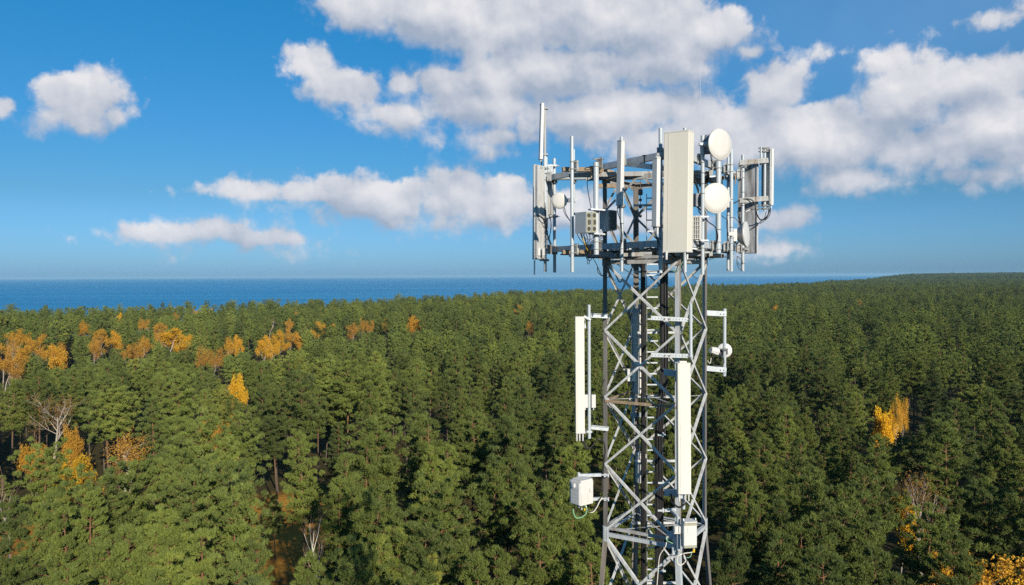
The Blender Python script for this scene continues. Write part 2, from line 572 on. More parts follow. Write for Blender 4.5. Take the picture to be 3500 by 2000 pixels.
    def lathe(self, c, axis, prof, seg=28, smooth=True):
        """prof: list of (radius, distance along axis)"""
        c, d = Vector(c), Vector(axis).normalized()
        x = d.orthogonal().normalized(); y = d.cross(x)
        vs = []
        for (r, h) in prof:
            for k in range(seg):
                t = 2 * math.pi * k / seg
                vs.append(c + d * h + (x * math.cos(t) + y * math.sin(t)) * max(r, 1e-4))
        fs = []
        for i in range(len(prof) - 1):
            for k in range(seg):
                fs.append((i * seg + k, i * seg + (k + 1) % seg, (i + 1) * seg + (k + 1) % seg, (i + 1) * seg + k))
        return self.add(vs, fs, smooth)

    def rbox(self, c, ax, ay, az, bev=0.02):
        """box with the four edges along az rounded (two-step chamfer)"""
        c = Vector(c)
        lx, ly = ax.length, ay.length
        ux, uy = ax / lx, ay / ly
        b = min(bev, lx * .9, ly * .9)
        ring = []
        for sx, sy in ((1, 1), (-1, 1), (-1, -1), (1, -1)):
            pts = [(lx, ly - b), (lx - b * .3, ly - b * .3), (lx - b, ly)]
            if sx * sy < 0:
                pts = pts[::-1]
            ring += [ux * sx * px + uy * sy * py for px, py in pts]
        n = len(ring)
        vs = [c - az + p for p in ring] + [c + az + p for p in ring]
        fs = [(i, (i + 1) % n, (i + 1) % n + n, i + n) for i in range(n)] + [tuple(range(n - 1, -1, -1)), tuple(range(n, 2 * n))]
        return self.add(vs, fs)

    def build(self, name, m, parent=None, label=None):
        org = Vector((0, 0, 0)) if parent is None else ORG[parent.name]
        me = bpy.data.meshes.new(name)
        me.from_pydata([tuple(Vector(p) - org) for p in self.v], [], self.f)
        me.polygons.foreach_set('use_smooth', self.smooth)
        me.materials.append(m)
        me.update()
        o = bpy.data.objects.new(name, me)
        COL.objects.link(o)
        if parent:
            o.parent = parent
        ORG[o.name] = org
        if label:
            o['label'] = label
        return o


def facing(phi):
    """unit vectors (normal, right, up) of a plate whose front looks to azimuth phi (0 = at the camera, + = to the right)"""
    p = R(phi)
    n = Vector((math.sin(p), -math.cos(p), 0))
    return n, Vector((math.cos(p), math.sin(p), 0)), Vector((0, 0, 1))

# ------------------------------------------------------------------ lattice tower
TX, TY = 3.79, 21.0
TROT = R(12.8)
tower = thing('lattice_tower', 'square steel lattice tower with a triangular head frame, rising out of the pine forest', 'tower', (TX, TY, 0))


def corner(k, r):
    """leg k (0 front, 1 right, 2 back, 3 left) at radius r"""
    t = TROT + k * math.pi / 2
    return Vector((TX + r * math.sin(t), TY - r * math.cos(t), 0))


RT = 1.465
ZT, ZJ = ZC + 2.62, ZC - 6.68              # top of the tower, joint where the legs start to splay


def leg_r(z):
    return RT if z >= ZJ else RT + (ZJ - z) * 0.088


def lp(k, z):
    p = corner(k % 4, leg_r(z)); p.z = z
    return p


for k in range(4):
    mb = MB()
    a, b = lp(k, ZT), lp(k, ZJ)
    d1 = (corner((k + 1) % 4, 1) - corner(k, 1)).normalized()
    d2 = (corner((k - 1) % 4, 1) - corner(k, 1)).normalized()
    mb.angle(a, b, d1, d2, 0.115, 0.014)
    mb.angle(lp(k, ZJ), lp(k, 0.0), d1, d2, 0.13, 0.016)
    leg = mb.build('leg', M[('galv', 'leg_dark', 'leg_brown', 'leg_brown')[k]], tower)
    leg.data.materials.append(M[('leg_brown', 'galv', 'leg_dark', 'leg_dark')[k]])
    for p_ in leg.data.polygons:             # the two flanges differ by weathering and by shade put into the colour
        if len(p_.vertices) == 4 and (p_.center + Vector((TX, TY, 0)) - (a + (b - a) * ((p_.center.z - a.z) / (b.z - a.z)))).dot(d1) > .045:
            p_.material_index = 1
    # splice plates and bolts at the joint, gusset at the head frame
    g = MB()
    for (d, e) in ((d1, d2), (d2, d1)):
        c = lp(k, ZJ - 0.05) + d * 0.085 - e * 0.012
        g.obox(c, d * 0.075, e * 0.008, Vector((0, 0, 0.20)))
        for zz in (-.15, -.09, -.03, .03, .09, .15):
            for q in (-.035, .035):
                p = c + d * q + Vector((0, 0, zz))
                g.cyl(p - e * .008, p - e * .022, .012, 6)
    g.build('splice_plate', M['galv'], leg)
    for (d, e) in ((d1, d2), (d2, d1)):
        for zc_, hh in ((ZC + .42, .17), (ZT - .12, .12)):
            g = MB()
            g.obox(lp(k, zc_) + d * 0.11 - e * 0.013, d * 0.11, e * 0.008, Vector((0, 0, hh)))
            g.build('gusset_plate', M['leg_brown'], leg)

NODES = [ZC + .34, ZC - 1.42, ZC - 3.16, ZC - 4.91, ZC - 6.64]
LOW = [ZJ - .12]
while LOW[-1] > 2.5:
    LOW.append(max(0.4, LOW[-1] - 2.2 * leg_r(LOW[-1]) / RT * .62 - .9))


def brace(a, b, n, m='brace', w=.058):
    """L section between two face points; n is the outward normal of the face"""
    d = (b - a).normalized()
    s = d.cross(n).normalized()
    if s.z > 0:
        s = -s
    MB().angle(a - s * w / 2, b - s * w / 2, s, -n, w, .01).build('brace', M[m], tower)


for k in range(4):
    f0, f1 = corner(k, 1), corner((k + 1) % 4, 1)
    n = ((f0 + f1) / 2 - Vector((TX, TY, 0))); n.z = 0; n.normalize()
    t = (f1 - f0).normalized()
    for lv in (NODES, LOW):
        for i in range(len(lv) - 1):
            z0, z1 = lv[i], lv[i + 1]
            a0, a1, b0, b1 = lp(k, z0), lp(k, z1), lp(k + 1, z0), lp(k + 1, z1)
            lw = .058 if lv is NODES else .07
            brace(a0 + t * .05 + n * .012, b1 - t * .05 + n * .012, n, 'brace', lw)
            brace(b0 - t * .05 + n * .026, a1 + t * .05 + n * .026, n, 'brace', lw)
    # head section: diamond bracing
    zb, zm = ZC + .72, ZC + 1.66
    top = (lp(k, ZT - .14) + lp(k + 1, ZT - .14)) / 2
    bot = (lp(k, zb) + lp(k + 1, zb)) / 2
    for q in (k, k + 1):
        s = t if q == k else -t
        brace(top + n * .012 - s * .06, lp(q, zm) + s * .05 + n * .012, n, 'galv_dull', .06)
        brace(bot + n * .012 - s * .06, lp(q, zm - .06) + s * .05 + n * .012, n, 'galv_dull', .06)

# horizontals: at the tower head, above and below the platform, and at two plan levels lower down
for z, w, m, sel in ((ZT - .06, .12, 'galv_dull', range(4)), (ZC + .55, .12, 'galv_dull', range(4)), (ZC + .40, .10, 'galv_dull', range(4)),
                     (ZC - 3.22, .07, 'rust', (2, 3)), (ZJ - .02, .09, 'galv', range(4)), (ZJ + .15, .07, 'galv_dull', (2, 3))):
    for k in sel:
        a, b = lp(k, z), lp(k + 1, z)
        t = (b - a).normalized()
        n = ((a + b) / 2 - Vector((TX, TY, z))).normalized()
        MB().angle(a + t * .06 + n * .02, b - t * .06 + n * .02, Vector((0, 0, -1)), -n, w, .012).build('horizontal_strut', M[m], tower)
# plan bracing across the inside
for z in (ZC - 3.24, ZJ):
    for k in (0, 1):
        a, b = lp(k, z + .02 * k), lp(k + 2, z + .02 * k)
        t = (b - a).normalized()
        MB().beam(a + t * .2, b - t * .2, .06, .012).build('plan_brace', M['galv_dull'], tower)

# ladder inside, near the back leg
LX, LY, LW = 3.86, 21.55, .43
lad = MB()
ztop = ZC + 2.2
for s in (-1, 1):
    lad.beam((LX + s * LW / 2, LY, .1), (LX + s * LW / 2, LY, ztop), .012, .06, up=(0, 1, 0))
z = .4
while z < ZC - 9.2:
    lad.beam((LX - LW / 2, LY, z), (LX + LW / 2, LY, z), .03, .03)
    z += .297
ladder = lad.build('ladder', M['galv_dull'], tower)
while z < ztop - .1:
    MB().beam((LX - LW / 2 + .006, LY, z), (LX + LW / 2 - .006, LY, z), .032, .034).build('rung', M['galv'], ladder)
    z += .297
# ladder stays to the tower faces
for z in (ZC + 1.9, ZC + .1, ZC - 1.55, ZC - 3.3, ZC - 5.05, ZC - 6.75, ZC - 8.4):
    MB().beam((LX - .55, LY + .05, z), (LX + .75, LY + .05, z), .05, .06).build('ladder_stay', M['brace'], tower)

# feeder cables: left bundle beside the back leg, right bundle behind the ladder
cr = random.Random(3)
for i in range(8):
    x = LX - LW / 2 - .05 - .028 * (i % 4); y = LY - .02 + .035 * (i // 4)
    pts = [(x + cr.uniform(-.008, .008), y + cr.uniform(-.01, .01), zz) for zz in np.linspace(.3, ZC + .5, 26)]
    MB().tube(pts, cr.choice((.013, .016, .019)), 6, 2).build('feeder_cable', M['cable'], tower)
for i in range(22):
    x = LX + LW / 2 - .12 + .026 * (i % 8); y = LY - .14 + .035 * (i // 8)
    top_ = ZC + .5 if i % 3 else ZC - 2.2 - .12 * i
    pts = [(x + cr.uniform(-.012, .012) + (.05 if zz > ZC - 3 else 0) - (.09 if zz < ZC - 4.2 else 0), y + cr.uniform(-.01, .01), zz) for zz in np.linspace(.3, top_, 26)]
    MB().tube(pts, cr.choice((.014, .018, .022)), 6, 3).build('feeder_cable', M['cable'], tower)
for z in (ZC - 4.3, ZC - 5.6, ZC - 6.35, ZC - 7.25, ZC - 8.0):
    mb = MB()
    mb.beam((LX + LW / 2 - .16, LY - .15, z), (LX + LW / 2 + .05, LY - .15, z), .03, .05)
    mb.beam((LX + LW / 2 - .02, LY - .16, z - .05), (LX + LW / 2 - .02, LY - .16, z + .07), .03, .03)
    mb.build('cable_clamp', M['galv'], tower)
# loose loops under the platform
loops = [
    [(540, 60), (600, 150), (650, 260), (690, 330), (720, 300)], [(380, 40), (430, 120), (480, 230), (505, 262)],
    [(325, 45), (340, 85), (375, 95), (395, 60)], [(545, 130), (575, 200), (570, 270), (540, 285)],
    [(1495, 60), (1505, 95), (1540, 115), (1570, 95)], [(1500, 50), (1520, 85), (1560, 100)],
    [(1480, 240), (1490, 270), (1560, 310), (1610, 350)], [(1260, 30), (1300, 60), (1290, 90)], [(560, 65), (680, 150), (920, 310)],
    [(450, 160), (455, 220), (500, 265), (520, 240)], [(1100, 1010), (1125, 985), (1200, 990), (1260, 1060)], [(1190, 1060), (1220, 1120), (1190, 1080)],
    [(530, 1380), (510, 1420), (495, 1456)], [(560, 1310), (700, 1270), (850, 1240)], [(1000, 1190), (1080, 1260), (1105, 1400)], [(1360, 400), (1300, 560), (1260, 660)],
]
for i, lpz in enumerate(loops):
    dep = 20.6 if i in (0, 1, 2, 3, 8, 9, 12, 13) else (20.9 if i in (4, 5, 6) else 20.2)
    MB().tube([P2(u, v, dep) for u, v in lpz], .0095 if i not in (0, 13) else .016, 6, 6).build('loose_cable', M['cable'], tower)
MB().tube([P2(1255, 190, 19.7), P2(1290, 225, 19.6), P2(1330, 190, 19.5), P2(1372, 110, 19.4)], .008, 6, 6).build('earth_cable', M['cable_green'], tower)
MB().tube([P3(790, 1110, 19.3), P3(780, 1180, 19.3), P3(738, 1250, 19.4), P3(725, 1380, 19.5), P3(715, 1500, 19.6)], .012, 6, 6).build('light_cable', M['cable_white'], tower)

# concrete feet
for k in range(4):
    p = lp(k, 0)
    MB().obox((p.x, p.y, .1), Vector((.45, 0, 0)), Vector((0, .45, 0)), Vector((0, 0, .45))).build('footing', M['concrete'], tower)

# ------------------------------------------------------------------ triangular head frame
NV, LV, RV = Vector((3.72, 17.93, 0)), Vector((1.05, 22.5, 0)), Vector((6.47, 22.5, 0))
ZU, ZL = ZC + 2.76, ZC + .74


def edge(a, b, t, z):
    p = a.lerp(b, t); p.z = z
    return p


for z, h in ((ZU, .15), (ZL, .15)):
    for (a, b) in ((NV, LV), (NV, RV), (LV, RV)):
        p, q = edge(a, b, 0.0, z), edge(a, b, 1.0, z)
        if (a, b) == (LV, RV):
            mb = MB(); mb.cyl(p, q, .065, 14)
            mb.build('headframe_beam', M['pole'], tower)
        else:
            d = (q - p).normalized()
            MB().beam(p, q, .11, h).build('headframe_beam', M['galv'], tower)
    # carriers from the tower legs to the triangle edges
    for (k, t, a, b) in ((3, .62, NV, LV), (3, .42, NV, LV), (1, .62, NV, RV), (1, .42, NV, RV)):
        p = lp(k, z - .19); q = edge(a, b, t, z - .19)
        d = (q - p).normalized()
        MB().channel(p - d * .1, q + d * .12, .1, .09, .012).build('carrier_beam', M['galv_dull'], tower)
    for k in (0, 2):
        p, q = lp(k - 1, z - .14), lp(k + 1, z - .14)
    MB().channel(lp(3, z - .15) + Vector((-.9, -.35, 0)), lp(0, z - .15) + Vector((.9, .35, 0)), .13, .1, .014).build('carrier_beam', M['galv_dull'], tower)
    MB().channel(lp(0, z - .16) + Vector((-.8, -1.05, 0)), lp(1, z - .16) + Vector((.55, .72, 0)), .13, .1, .014).build('carrier_beam', M['galv_dull'], tower)
    MB().channel(lp(2, z - .16) + Vector((-1.0, .25, 0)), lp(2, z - .16) + Vector((1.0, .25, 0)), .13, .1, .014).build('carrier_beam', M['rust'], tower)
# rusty outriggers on the left side
for (v0, v1, z) in ((580, 590, ZU - .06), (1272, 1275, ZL - .10)):
    a = P1(345, v0, 19.9); b = P1(600, v1, 20.0); c = P1(760, v1 + 40, 20.6)
    a.z = b.z = c.z = z
    MB().channel(a, b, .13, .09, .012, (0, 0, -1)).build('outrigger', M['rust'], tower)
    if z > ZC + 1.5:
        MB().channel(b, c, .13, .09, .012).build('outrigger', M['rust'], tower)
# short brackets on the right half of the left edge
a, b = P1(885, 535, 19.2), P1(1090, 560, 18.3)
MB().beam(a, b, .1, .12).build('outrigger', M['galv'], tower)
# grating lying on the lower ring
a, b = P1(930, 1255, 19.0), P1(1140, 1255, 18.6)
MB().beam(a, b, .35, .05).build('walkway_plate', M['rust'], tower)
for (u, v, dep) in ((585, 560, 19.9), (1025, 470, 18.6), (1780, 620, 21.6)):
    p = P1(u, v, dep)
    mb = MB(); mb.cyl(p, p - Vector((0, 0, .28)), .018, 8); mb.cyl(p, p + Vector((0, 0, .02)), .05, 8)
    mb.build('bolt_rod', M['rust'], tower)
# pulley with its rope hanging in the head
p = P1(992, 770, 20.9)
mb = MB(); mb.cyl(p + Vector((-.05, 0, 0)), p + Vector((.05, 0, 0)), .08, 12)
mb.tube([p + Vector((0, 0, .35)), p, p - Vector((0, 0, .4))], .008, 5, 1)
for dz in (.2, .38, .62):
    mb.lathe(p - Vector((0, 0, dz)), (0, 0, 1), [(0, -.05), (.045, -.02), (.045, .02), (0, .05)], 10)
mb.build('hanging_pulley', M['dark'], tower)


def u_clamp(mb, p, r, toward):
    """U bolt ring round a pole at p plus a bracket block toward the beam"""
    toward = Vector(toward); toward.z = 0; toward.normalize()
    s = Vector((-toward.y, toward.x, 0))
    for dz in (-.09, .09):
        c = p + Vector((0, 0, dz))
        mb.lathe(c, (0, 0, 1), [(r + .004, -.008), (r + .014, -.008), (r + .014, .008), (r + .004, .008)], 14)
        for k in (-1, 1):
            mb.cyl(c + s * k * (r + .01), c + s * k * (r + .01) + toward * (r + .13), .008, 6)
    mb.obox(p + toward * (r + .05), toward * .008, s * (r + .035), Vector((0, 0, .13)))
    mb.obox(p + toward * (r + .10), toward * .05, s * .008, Vector((0, 0, .13)))


def mast_pole(u0, v0, u1, v1, dep, r, clamps=(), toward=None, bands=(), m='pole'):
    a, b = P1(u1, v1, dep), P1(u0, v0, dep)
    b.x, b.y = a.x, a.y
    mb = MB(); mb.pipe(a, b, r)
    po = mb.build('mounting_pole', M[m], tower)
    for z in clamps:
        tw = toward or (Vector((TX, TY, 0)) - a)
        c = MB(); u_clamp(c, Vector((a.x, a.y, z)), r, tw)
        c.build('clamp', M['galv_dull'], po)
    if bands:
        c = MB()
        for v in bands:
            z = P1(u0, v, dep).z
            c.lathe((a.x, a.y, z), (0, 0, 1), [(r + .001, -.008), (r + .006, -.008), (r + .006, .008), (r + .001, .008)], 12)
        c.build('strap_band', M['dark'], po)
    return Vector((a.x, a.y, 0)), r


pA = mast_pole(205, 455, 203, 1430, 22.2, .042, (ZU, ZL), None, (900, 1000, 1140, 1180))
pA2 = mast_pole(216, 480, 214, 1260, 22.6, .04, (), None, (700, 760))
pB = mast_pole(287, 490, 281, 1436, 22.75, .045, (ZU, ZL), (0, -1, 0))
pC = mast_pole(420, 305, 427, 1432, 19.6, .044, (ZU - .05, ZL - .08), None, ())
pC2 = mast_pole(441, 415, 441, 960, 22.7, .034, (ZU,), (0, -1, 0), ())
pD = mast_pole(633, 522, 626, 1287, 19.5, .066, (ZU, ZL), None, ())
pE = mast_pole(853, 312, 838, 1428, 18.95, .042, (ZU, ZL), None, (900, 1030))
pF = mast_pole(1176, 238, 1160, 1440, 17.95, .043, (ZU, ZL), None, (430, 760, 980))
pQ = mast_pole(1382, 238, 1362, 1432, 17.85, .042, (ZU, ZL), None, ())
pG = mast_pole(1511, 300, 1508, 1452, 18.9, .045, (ZU, ZL), None, (610, 700, 780))
pH = mast_pole(1643, 512, 1639, 1278, 19.9, .067, (ZU, ZL), None, (1080,))
pI = mast_pole(1750, 415, 1746, 1426, 20.6, .045, (ZU, ZL), None, (830, 980, 1060, 1150))
pJ = mast_pole(1726, 480, 1720, 1426, 22.3, .04, (ZU, ZL), (0, -1, 0), (900, 960, 1130, 1190))
pK = mast_pole(1847, 460, 1841, 1424, 21.9, .045, (ZU, ZL), None, (770, 880, 1360))


# ------------------------------------------------------------------ panel antennas
def panel(name, label, top, bot, w, t, phi, mfront, back=None, conns=(), pole=None, brk=(), bevel=.02, parts=None, connz=.13, cat='antenna', group='panel antennas on the tower'):
    """panel antenna between the points top and bot (centre of the box)"""
    n, rt, up = facing(phi)
    c = (top + bot) / 2
    axis = (top - bot)
    h = axis.length
    axis.normalize()
    root = thing(name, label, cat, bot, group)
    mb = MB()
    if back:
        mb.rbox(c + n * (t * .16), rt * w / 2, n * t * .34, axis * h / 2, bevel)
    else:
        mb.rbox(c, rt * w / 2, n * t / 2, axis * h / 2, bevel)
    mb.build('radome', M[mfront], root)
    if back:
        mb = MB()
        mb.obox(c - n * (t * .34), rt * (w / 2 - .004), n * t * .155, axis * (h / 2 - .012))
        # rivets / rib lines on the back plate
        for k in range(9):
            z = (k + .5) / 9 * h - h / 2
            for s in (-.36, .36):
                q = c - n * (t * .497) + rt * w * s + axis * z
                mb.cyl(q, q - n * .008, .012, 6)
        for s in (-1, 1):
            mb.obox(c - n * (t * .34 + .02) + rt * s * (w / 2 - .012), rt * .008, n * (t * .155 + .008), axis * (h / 2 - .02))
        mb.build('back_plate', M[back], root)
    else:
        for s in (1, -1):
            mb = MB()
            mb.rbox(c + axis * s * (h / 2 + .008), rt * (w / 2 + .004), n * (t / 2 + .004), axis * .014, bevel)
            mb.build('end_cap', M['offwhite' if mfront == 'cream' else 'alu'], root)
    if not back and w > .2:
        # moulding line down the front and a dirt streaked foot
        mb = MB()
        q = c + n * (t / 2 + .001) - rt * w * .30
        mb.obox(q, rt * .005, n * .003, axis * (h / 2 - .02))
        mb.build('moulding_line', M['alu'] if w < .4 else M['offwhite'], root)
    for s in conns:
        q = bot + rt * w * s - axis * .02
        MB().cyl(q, q - axis * connz, .022, 8, .017).build('connector', M['white'], root)
    if pole is not None:
        for z in brk:
            mb = MB()
            pp = Vector((pole[0].x, pole[0].y, z)); r = pole[1]
            q = c - n * t / 2; q.z = z
            d = (q - pp); d.z = 0
            if d.length > .02:
                mb.beam(pp, q, .05, .06)
            dd = d.normalized() if d.length > .01 else n
            s = Vector((-dd.y, dd.x, 0))
            mb.obox(pp - dd * (r + .012), dd * .012, s * (r + .04), Vector((0, 0, .03)))
            mb.obox(pp + dd * (r + .012), dd * .012, s * (r + .04), Vector((0, 0, .03)))
            for k in (-1, 1):
                mb.cyl(pp - dd * (r + .10) + s * k * (r + .025), pp + dd * (r + .08) + s * k * (r + .025), .008, 6)
            mb.build('bracket', M['galv_dull'], root)
    return root


def jumper(root, pts, r=.0085, m='cable', name='jumper_cable'):
    return MB().tube(pts, r, 6, 6).build(name, M[m], root)


# 1 tall slim one at the far left, sticking up above everything
r_ = panel('panel_antenna', 'slim white antenna standing highest of all above the left corner of the head frame', P1(178, 42, 22.0), P1(166, 492, 22.0), .155, .10, -78, 'white', None, (-.25, .1), None, (), .03, connz=.06)
MB().pipe(Vector((pA[0].x, pA[0].y, P1(200, 470, 22.2).z)), Vector((pA[0].x, pA[0].y, P1(205, 70, 22.2).z)), .036).build('support_pipe', M['galv_dull'], r_)
for v in (76, 458):
    q = P1(205, v, 22.2); mb = MB()
    mb.beam(Vector((pA[0].x, pA[0].y, q.z)), P1(178, v, 22.0), .05, .05)
    mb.obox(Vector((pA[0].x, pA[0].y, q.z)), Vector((.09, 0, 0)), Vector((0, .07, 0)), Vector((0, 0, .02)))
    mb.build('bracket', M['galv_dull'], r_)
jumper(r_, [P1(172, 505, 22.0), P1(176, 600, 22.1), P1(178, 660, 22.2), P1(195, 800, 22.2), P1(205, 960, 22.1), P1(212, 1060, 22.1), P1(235, 1170, 22.2), P1(262, 1228, 22.3)], .016)

# 2 big grey-backed panel at far left
r_ = panel('panel_antenna', 'long grey backed antenna at the left corner, seen from behind with soiled back plate', P1(146, 545, 22.0), P1(140, 1328, 22.0), .345, .14, -128, 'white', 'alu', (.42,), pA, (P1(200, 565, 22).z, P1(200, 1332, 22).z), .03, connz=.4)
for dx in (0, 1):
    MB().rbox(P1(150 + 36 * dx, 1265, 21.9), Vector((.035, .02, 0)), Vector((-.01, .03, 0)), Vector((0, 0, .10)), .01).build('tilt_motor', M['white' if dx == 0 else 'alu'], r_)
jumper(r_, [P1(112, 958, 21.9), P1(150, 960, 21.8), P1(185, 985, 21.8), P1(205, 1015, 22)], .014)
jumper(r_, [P1(115, 962, 21.9), P1(160, 975, 21.75), P1(190, 1005, 21.9), P1(215, 1110, 22.1), P1(240, 1190, 22.2), P1(262, 1232, 22.3)], .012)
# second panel behind the corner poles
r_ = panel('panel_antenna', 'narrow grey antenna half hidden behind the left corner poles', P1(243, 560, 22.7), P1(238, 960, 22.7), .17, .11, 160, 'alu', 'alu', (), pB, (P1(280, 548, 22.7).z, P1(280, 970, 22.7).z), .02, connz=.05)
jumper(r_, [P1(265, 975, 22.6), P1(225, 990, 22.5), P1(213, 1050, 22.3), P1(220, 1120, 22.2)], .012)
jumper(r_, [P1(245, 975, 22.6), P1(252, 1060, 22.6), P1(240, 1150, 22.5), P1(255, 1200, 22.4)], .009)
jumper(r_, [P1(235, 975, 22.6), P1(250, 1020, 22.5), P1(245, 1100, 22.5), P1(232, 1150, 22.4)], .009)
mb = MB()
for k in range(4):
    mb.cyl(P1(232 + 10 * k, 540, 22.6), P1(228 + 12 * k, 620, 22.6), .022, 8)
mb.beam(P1(218, 548, 22.6), P1(300, 548, 22.6), .05, .04)
mb.build('tilt_bracket', M['galv'], r_)

# 3 narrow white one, left of the front corner
r_ = panel('panel_antenna', 'narrow white antenna crossed by a pole shadow, left of the two grey radio boxes', P1(832, 347, 18.85), P1(822, 872, 18.85), .158, .108, -57, 'white', None, (-.36, -.12, .28), pE, (P1(850, 352, 18.9).z, P1(850, 884, 18.9).z), .012, connz=.07)
r_['label'] = 'narrow white antenna right of the two radio boxes, nearest to the lattice head'
jumper(r_, [P1(800, 885, 18.8), P1(803, 930, 18.8), P1(824, 1000, 18.8), P1(836, 1060, 18.85), P1(832, 1180, 18.88), P1(822, 1250, 18.95)], .009)
jumper(r_, [P1(818, 885, 18.8), P1(822, 960, 18.8), P1(832, 1050, 18.8), P1(842, 1150, 18.85), P1(826, 1230, 18.95)], .009)
# 4 narrow white one touching the big cream panel's left side
r_ = panel('panel_antenna', 'narrow white antenna directly left of the big cream panel', P1(1126, 492, 17.35), P1(1119, 1048, 17.35), .158, .105, -57, 'white', None, (-.36, -.12), pF, (P1(1150, 485, 17.9).z, P1(1150, 1052, 17.9).z), .012, connz=.05)
MB().cyl(P1(1133, 1052, 17.35), P1(1133, 1118, 17.35), .03, 10, .022).build('connector', M['white'], r_)
mb = MB()
for k in range(3):
    mb.tube([P1(1118 + 12 * k, 492, 17.38), P1(1124 + 12 * k, 474, 17.38), P1(1138 + 10 * k, 480, 17.4)], .01, 6, 4)
mb.build('lifting_loop', M['galv'], r_)
jumper(r_, [P1(1098, 1062, 17.35), P1(1110, 1110, 17.8), P1(1128, 1150, 17.85), P1(1150, 1210, 17.9)], .009)
jumper(r_, [P1(1108, 1062, 17.35), P1(1128, 1140, 17.8), P1(1148, 1185, 17.88)], .009)
# 5 the big cream panel in front
r_ = panel('panel_antenna', 'biggest antenna, a wide cream panel at the front corner of the head frame', P1(1313, 279, 17.3), P1(1300, 1262, 17.3), .57, .30, -34, 'cream', None, (), pQ, (P1(1370, 420, 17.7).z, P1(1370, 1120, 17.7).z), .012)
for u in (1208, 1379):
    MB().cyl(P1(u, 1262, 17.25), P1(u, 1328, 17.25), .03, 10, .024).build('connector', M['white'], r_)
mb = MB()
mb.beam(P1(1320, 274, 17.4), P1(1362, 268, 17.4), .12, .02)
mb.build('top_plate', M['alu'], r_)
for k in range(3):
    jumper(r_, [P1(1230 + 14 * k, 1268, 17.4), P1(1262 + 12 * k, 1300 + 10 * k, 17.5), P1(1240 + 5 * k, 1330, 17.8)], .012)
# 6 grey sooty back at the right corner
r_ = panel('panel_antenna', 'wide grey antenna at the right corner, seen from behind with a sooty back', P1(1889, 520, 22.4), P1(1886, 1278, 22.4), .53, .15, 148, 'white', 'alu_dark', (.3,), pK, (P1(1850, 560, 22).z, P1(1850, 1240, 22).z), .03, connz=.33)
r_['group'] = 'panel antennas on the tower'
for pts in ([(1895, 915), (1870, 925), (1840, 950), (1828, 1000)], [(1800, 925), (1805, 960), (1822, 1030)], [(1812, 940), (1818, 990), (1826, 1030)], [(1942, 910), (1910, 912), (1880, 920)]):
    jumper(r_, [P1(u, v, 21.95) for u, v in pts], .011)
for k in range(4):
    q = P1(1866 + 9 * k, 932 - 4 * k, 21.95)
    MB().cyl(q, q + Vector((.03, 0, .02)), .018, 8).build('connector', M['white'], r_)
# 7 outermost antenna on the right with its side arms
r_ = panel('panel_antenna', 'slim grey antenna held out on two perforated arms, outermost on the right', P1(2068, 412, 22.3), P1(2064, 878, 22.3), .20, .135, 118, 'white', 'alu', (-.3, .1, .35), None, (), .03, connz=.08)
for (u, va, vb) in ((2022, 398, 925), (1992, 392, 545)):
    MB().pipe(P1(u, vb, 22.2), P1(u + 3, va, 22.2), .036).build('support_pipe', M['pole'], r_)
MB().beam(P1(2014, 520, 22.5), P1(2012, 872, 22.5), .10, .06, up=(0, 1, 0)).build('filter_box', M['alu_dark'], r_)
for (v, ) in ((505,), (820,)):
    a, b = P1(1815, v + 12, 21.75), P1(2052, v - 8, 22.15)
    mb = MB(); mb.channel(a, b, .02, .085, .012, (0, 0, -1)); mb.beam(a, b, .012, .085)
    for k in range(8):
        q = a.lerp(b, (k + .5) / 8)
        mb.cyl(q + Vector((0, -.008, 0)), q + Vector((0, -.03, 0)), .014, 6)
    mb.build('side_arm', M['galv_dull'], r_)
for v in (405, 432, 880, 905):
    mb = MB()
    mb.beam(P1(1975, v, 22.2), P1(2062, v - 4, 22.25), .05, .035)
    mb.obox(P1(2022, v, 22.2), Vector((.07, 0, 0)), Vector((0, .07, 0)), Vector((0, 0, .02)))
    mb.build('bracket', M['dark'], r_)
jumper(r_, [P1(1765, 862, 21.8), P1(1830, 832, 21.8), P1(1895, 826, 21.8), P1(1938, 860, 21.8), P1(1955, 940, 21.8), P1(1975, 985, 21.9), P1(2000, 1000, 22.0), P1(2040, 980, 22.1), P1(2072, 905, 22.2)], .017)
jumper(r_, [P1(2058, 905, 22.2), P1(2048, 960, 22.2), P1(2000, 1005, 22.1), P1(1950, 1050, 22), P1(1900, 1085, 21.9)], .012)
jumper(r_, [P1(2035, 930, 22.2), P1(2020, 985, 22.1), P1(1985, 1000, 22.0)], .009)
jumper(r_, [P1(2072, 905, 22.2), P1(2065, 960, 22.2), P1(2030, 1000, 22.1), P1(1985, 1030, 22)], .009)

# ------------------------------------------------------------------ microwave dishes


def dish(label, face, phi, tilt, r, depth, m, radio=None, cone=False, back_m=None, group='microwave dishes on the tower'):
    n, rt, up = facing(phi)
    n = (n + up * tilt).normalized()
    root = thing('microwave_dish', label, 'dish antenna', face, group)
    if cone:
        MB().lathe(face, n, [(r * .97, .012), (r, 0), (r, -.03), (r * .985, -.035)], 40).build('rim', M['alu'], root)
        MB().lathe(face, n, [(r * .985, -.03), (r * .62, -depth * .5), (r * .20, -depth), (0, -depth)], 16, False).build('reflector', M[back_m or 'alu_dark'], root)
        MB().lathe(face, n, [(0, .03), (r * .5, .026), (r * .97, .010)], 40).build('radome', M[m], root)
    else:
        MB().lathe(face, n, [(0, .022), (r * .6, .017), (r * .955, .004), (r * .97, -.004)], 48).build('radome', M[m], root)
        MB().lathe(face, n, [(r * .965, -.006), (r * .99, .002), (r, -.012), (r, -depth * .55), (r * .985, -depth * .6)], 48).build('rim', M[m], root)
        MB().lathe(face, n, [(r * .985, -depth * .6), (r * .55, -depth * .92), (r * .25, -depth), (0, -depth)], 48).build('reflector', M[back_m or m], root)
    return root, n, rt, up


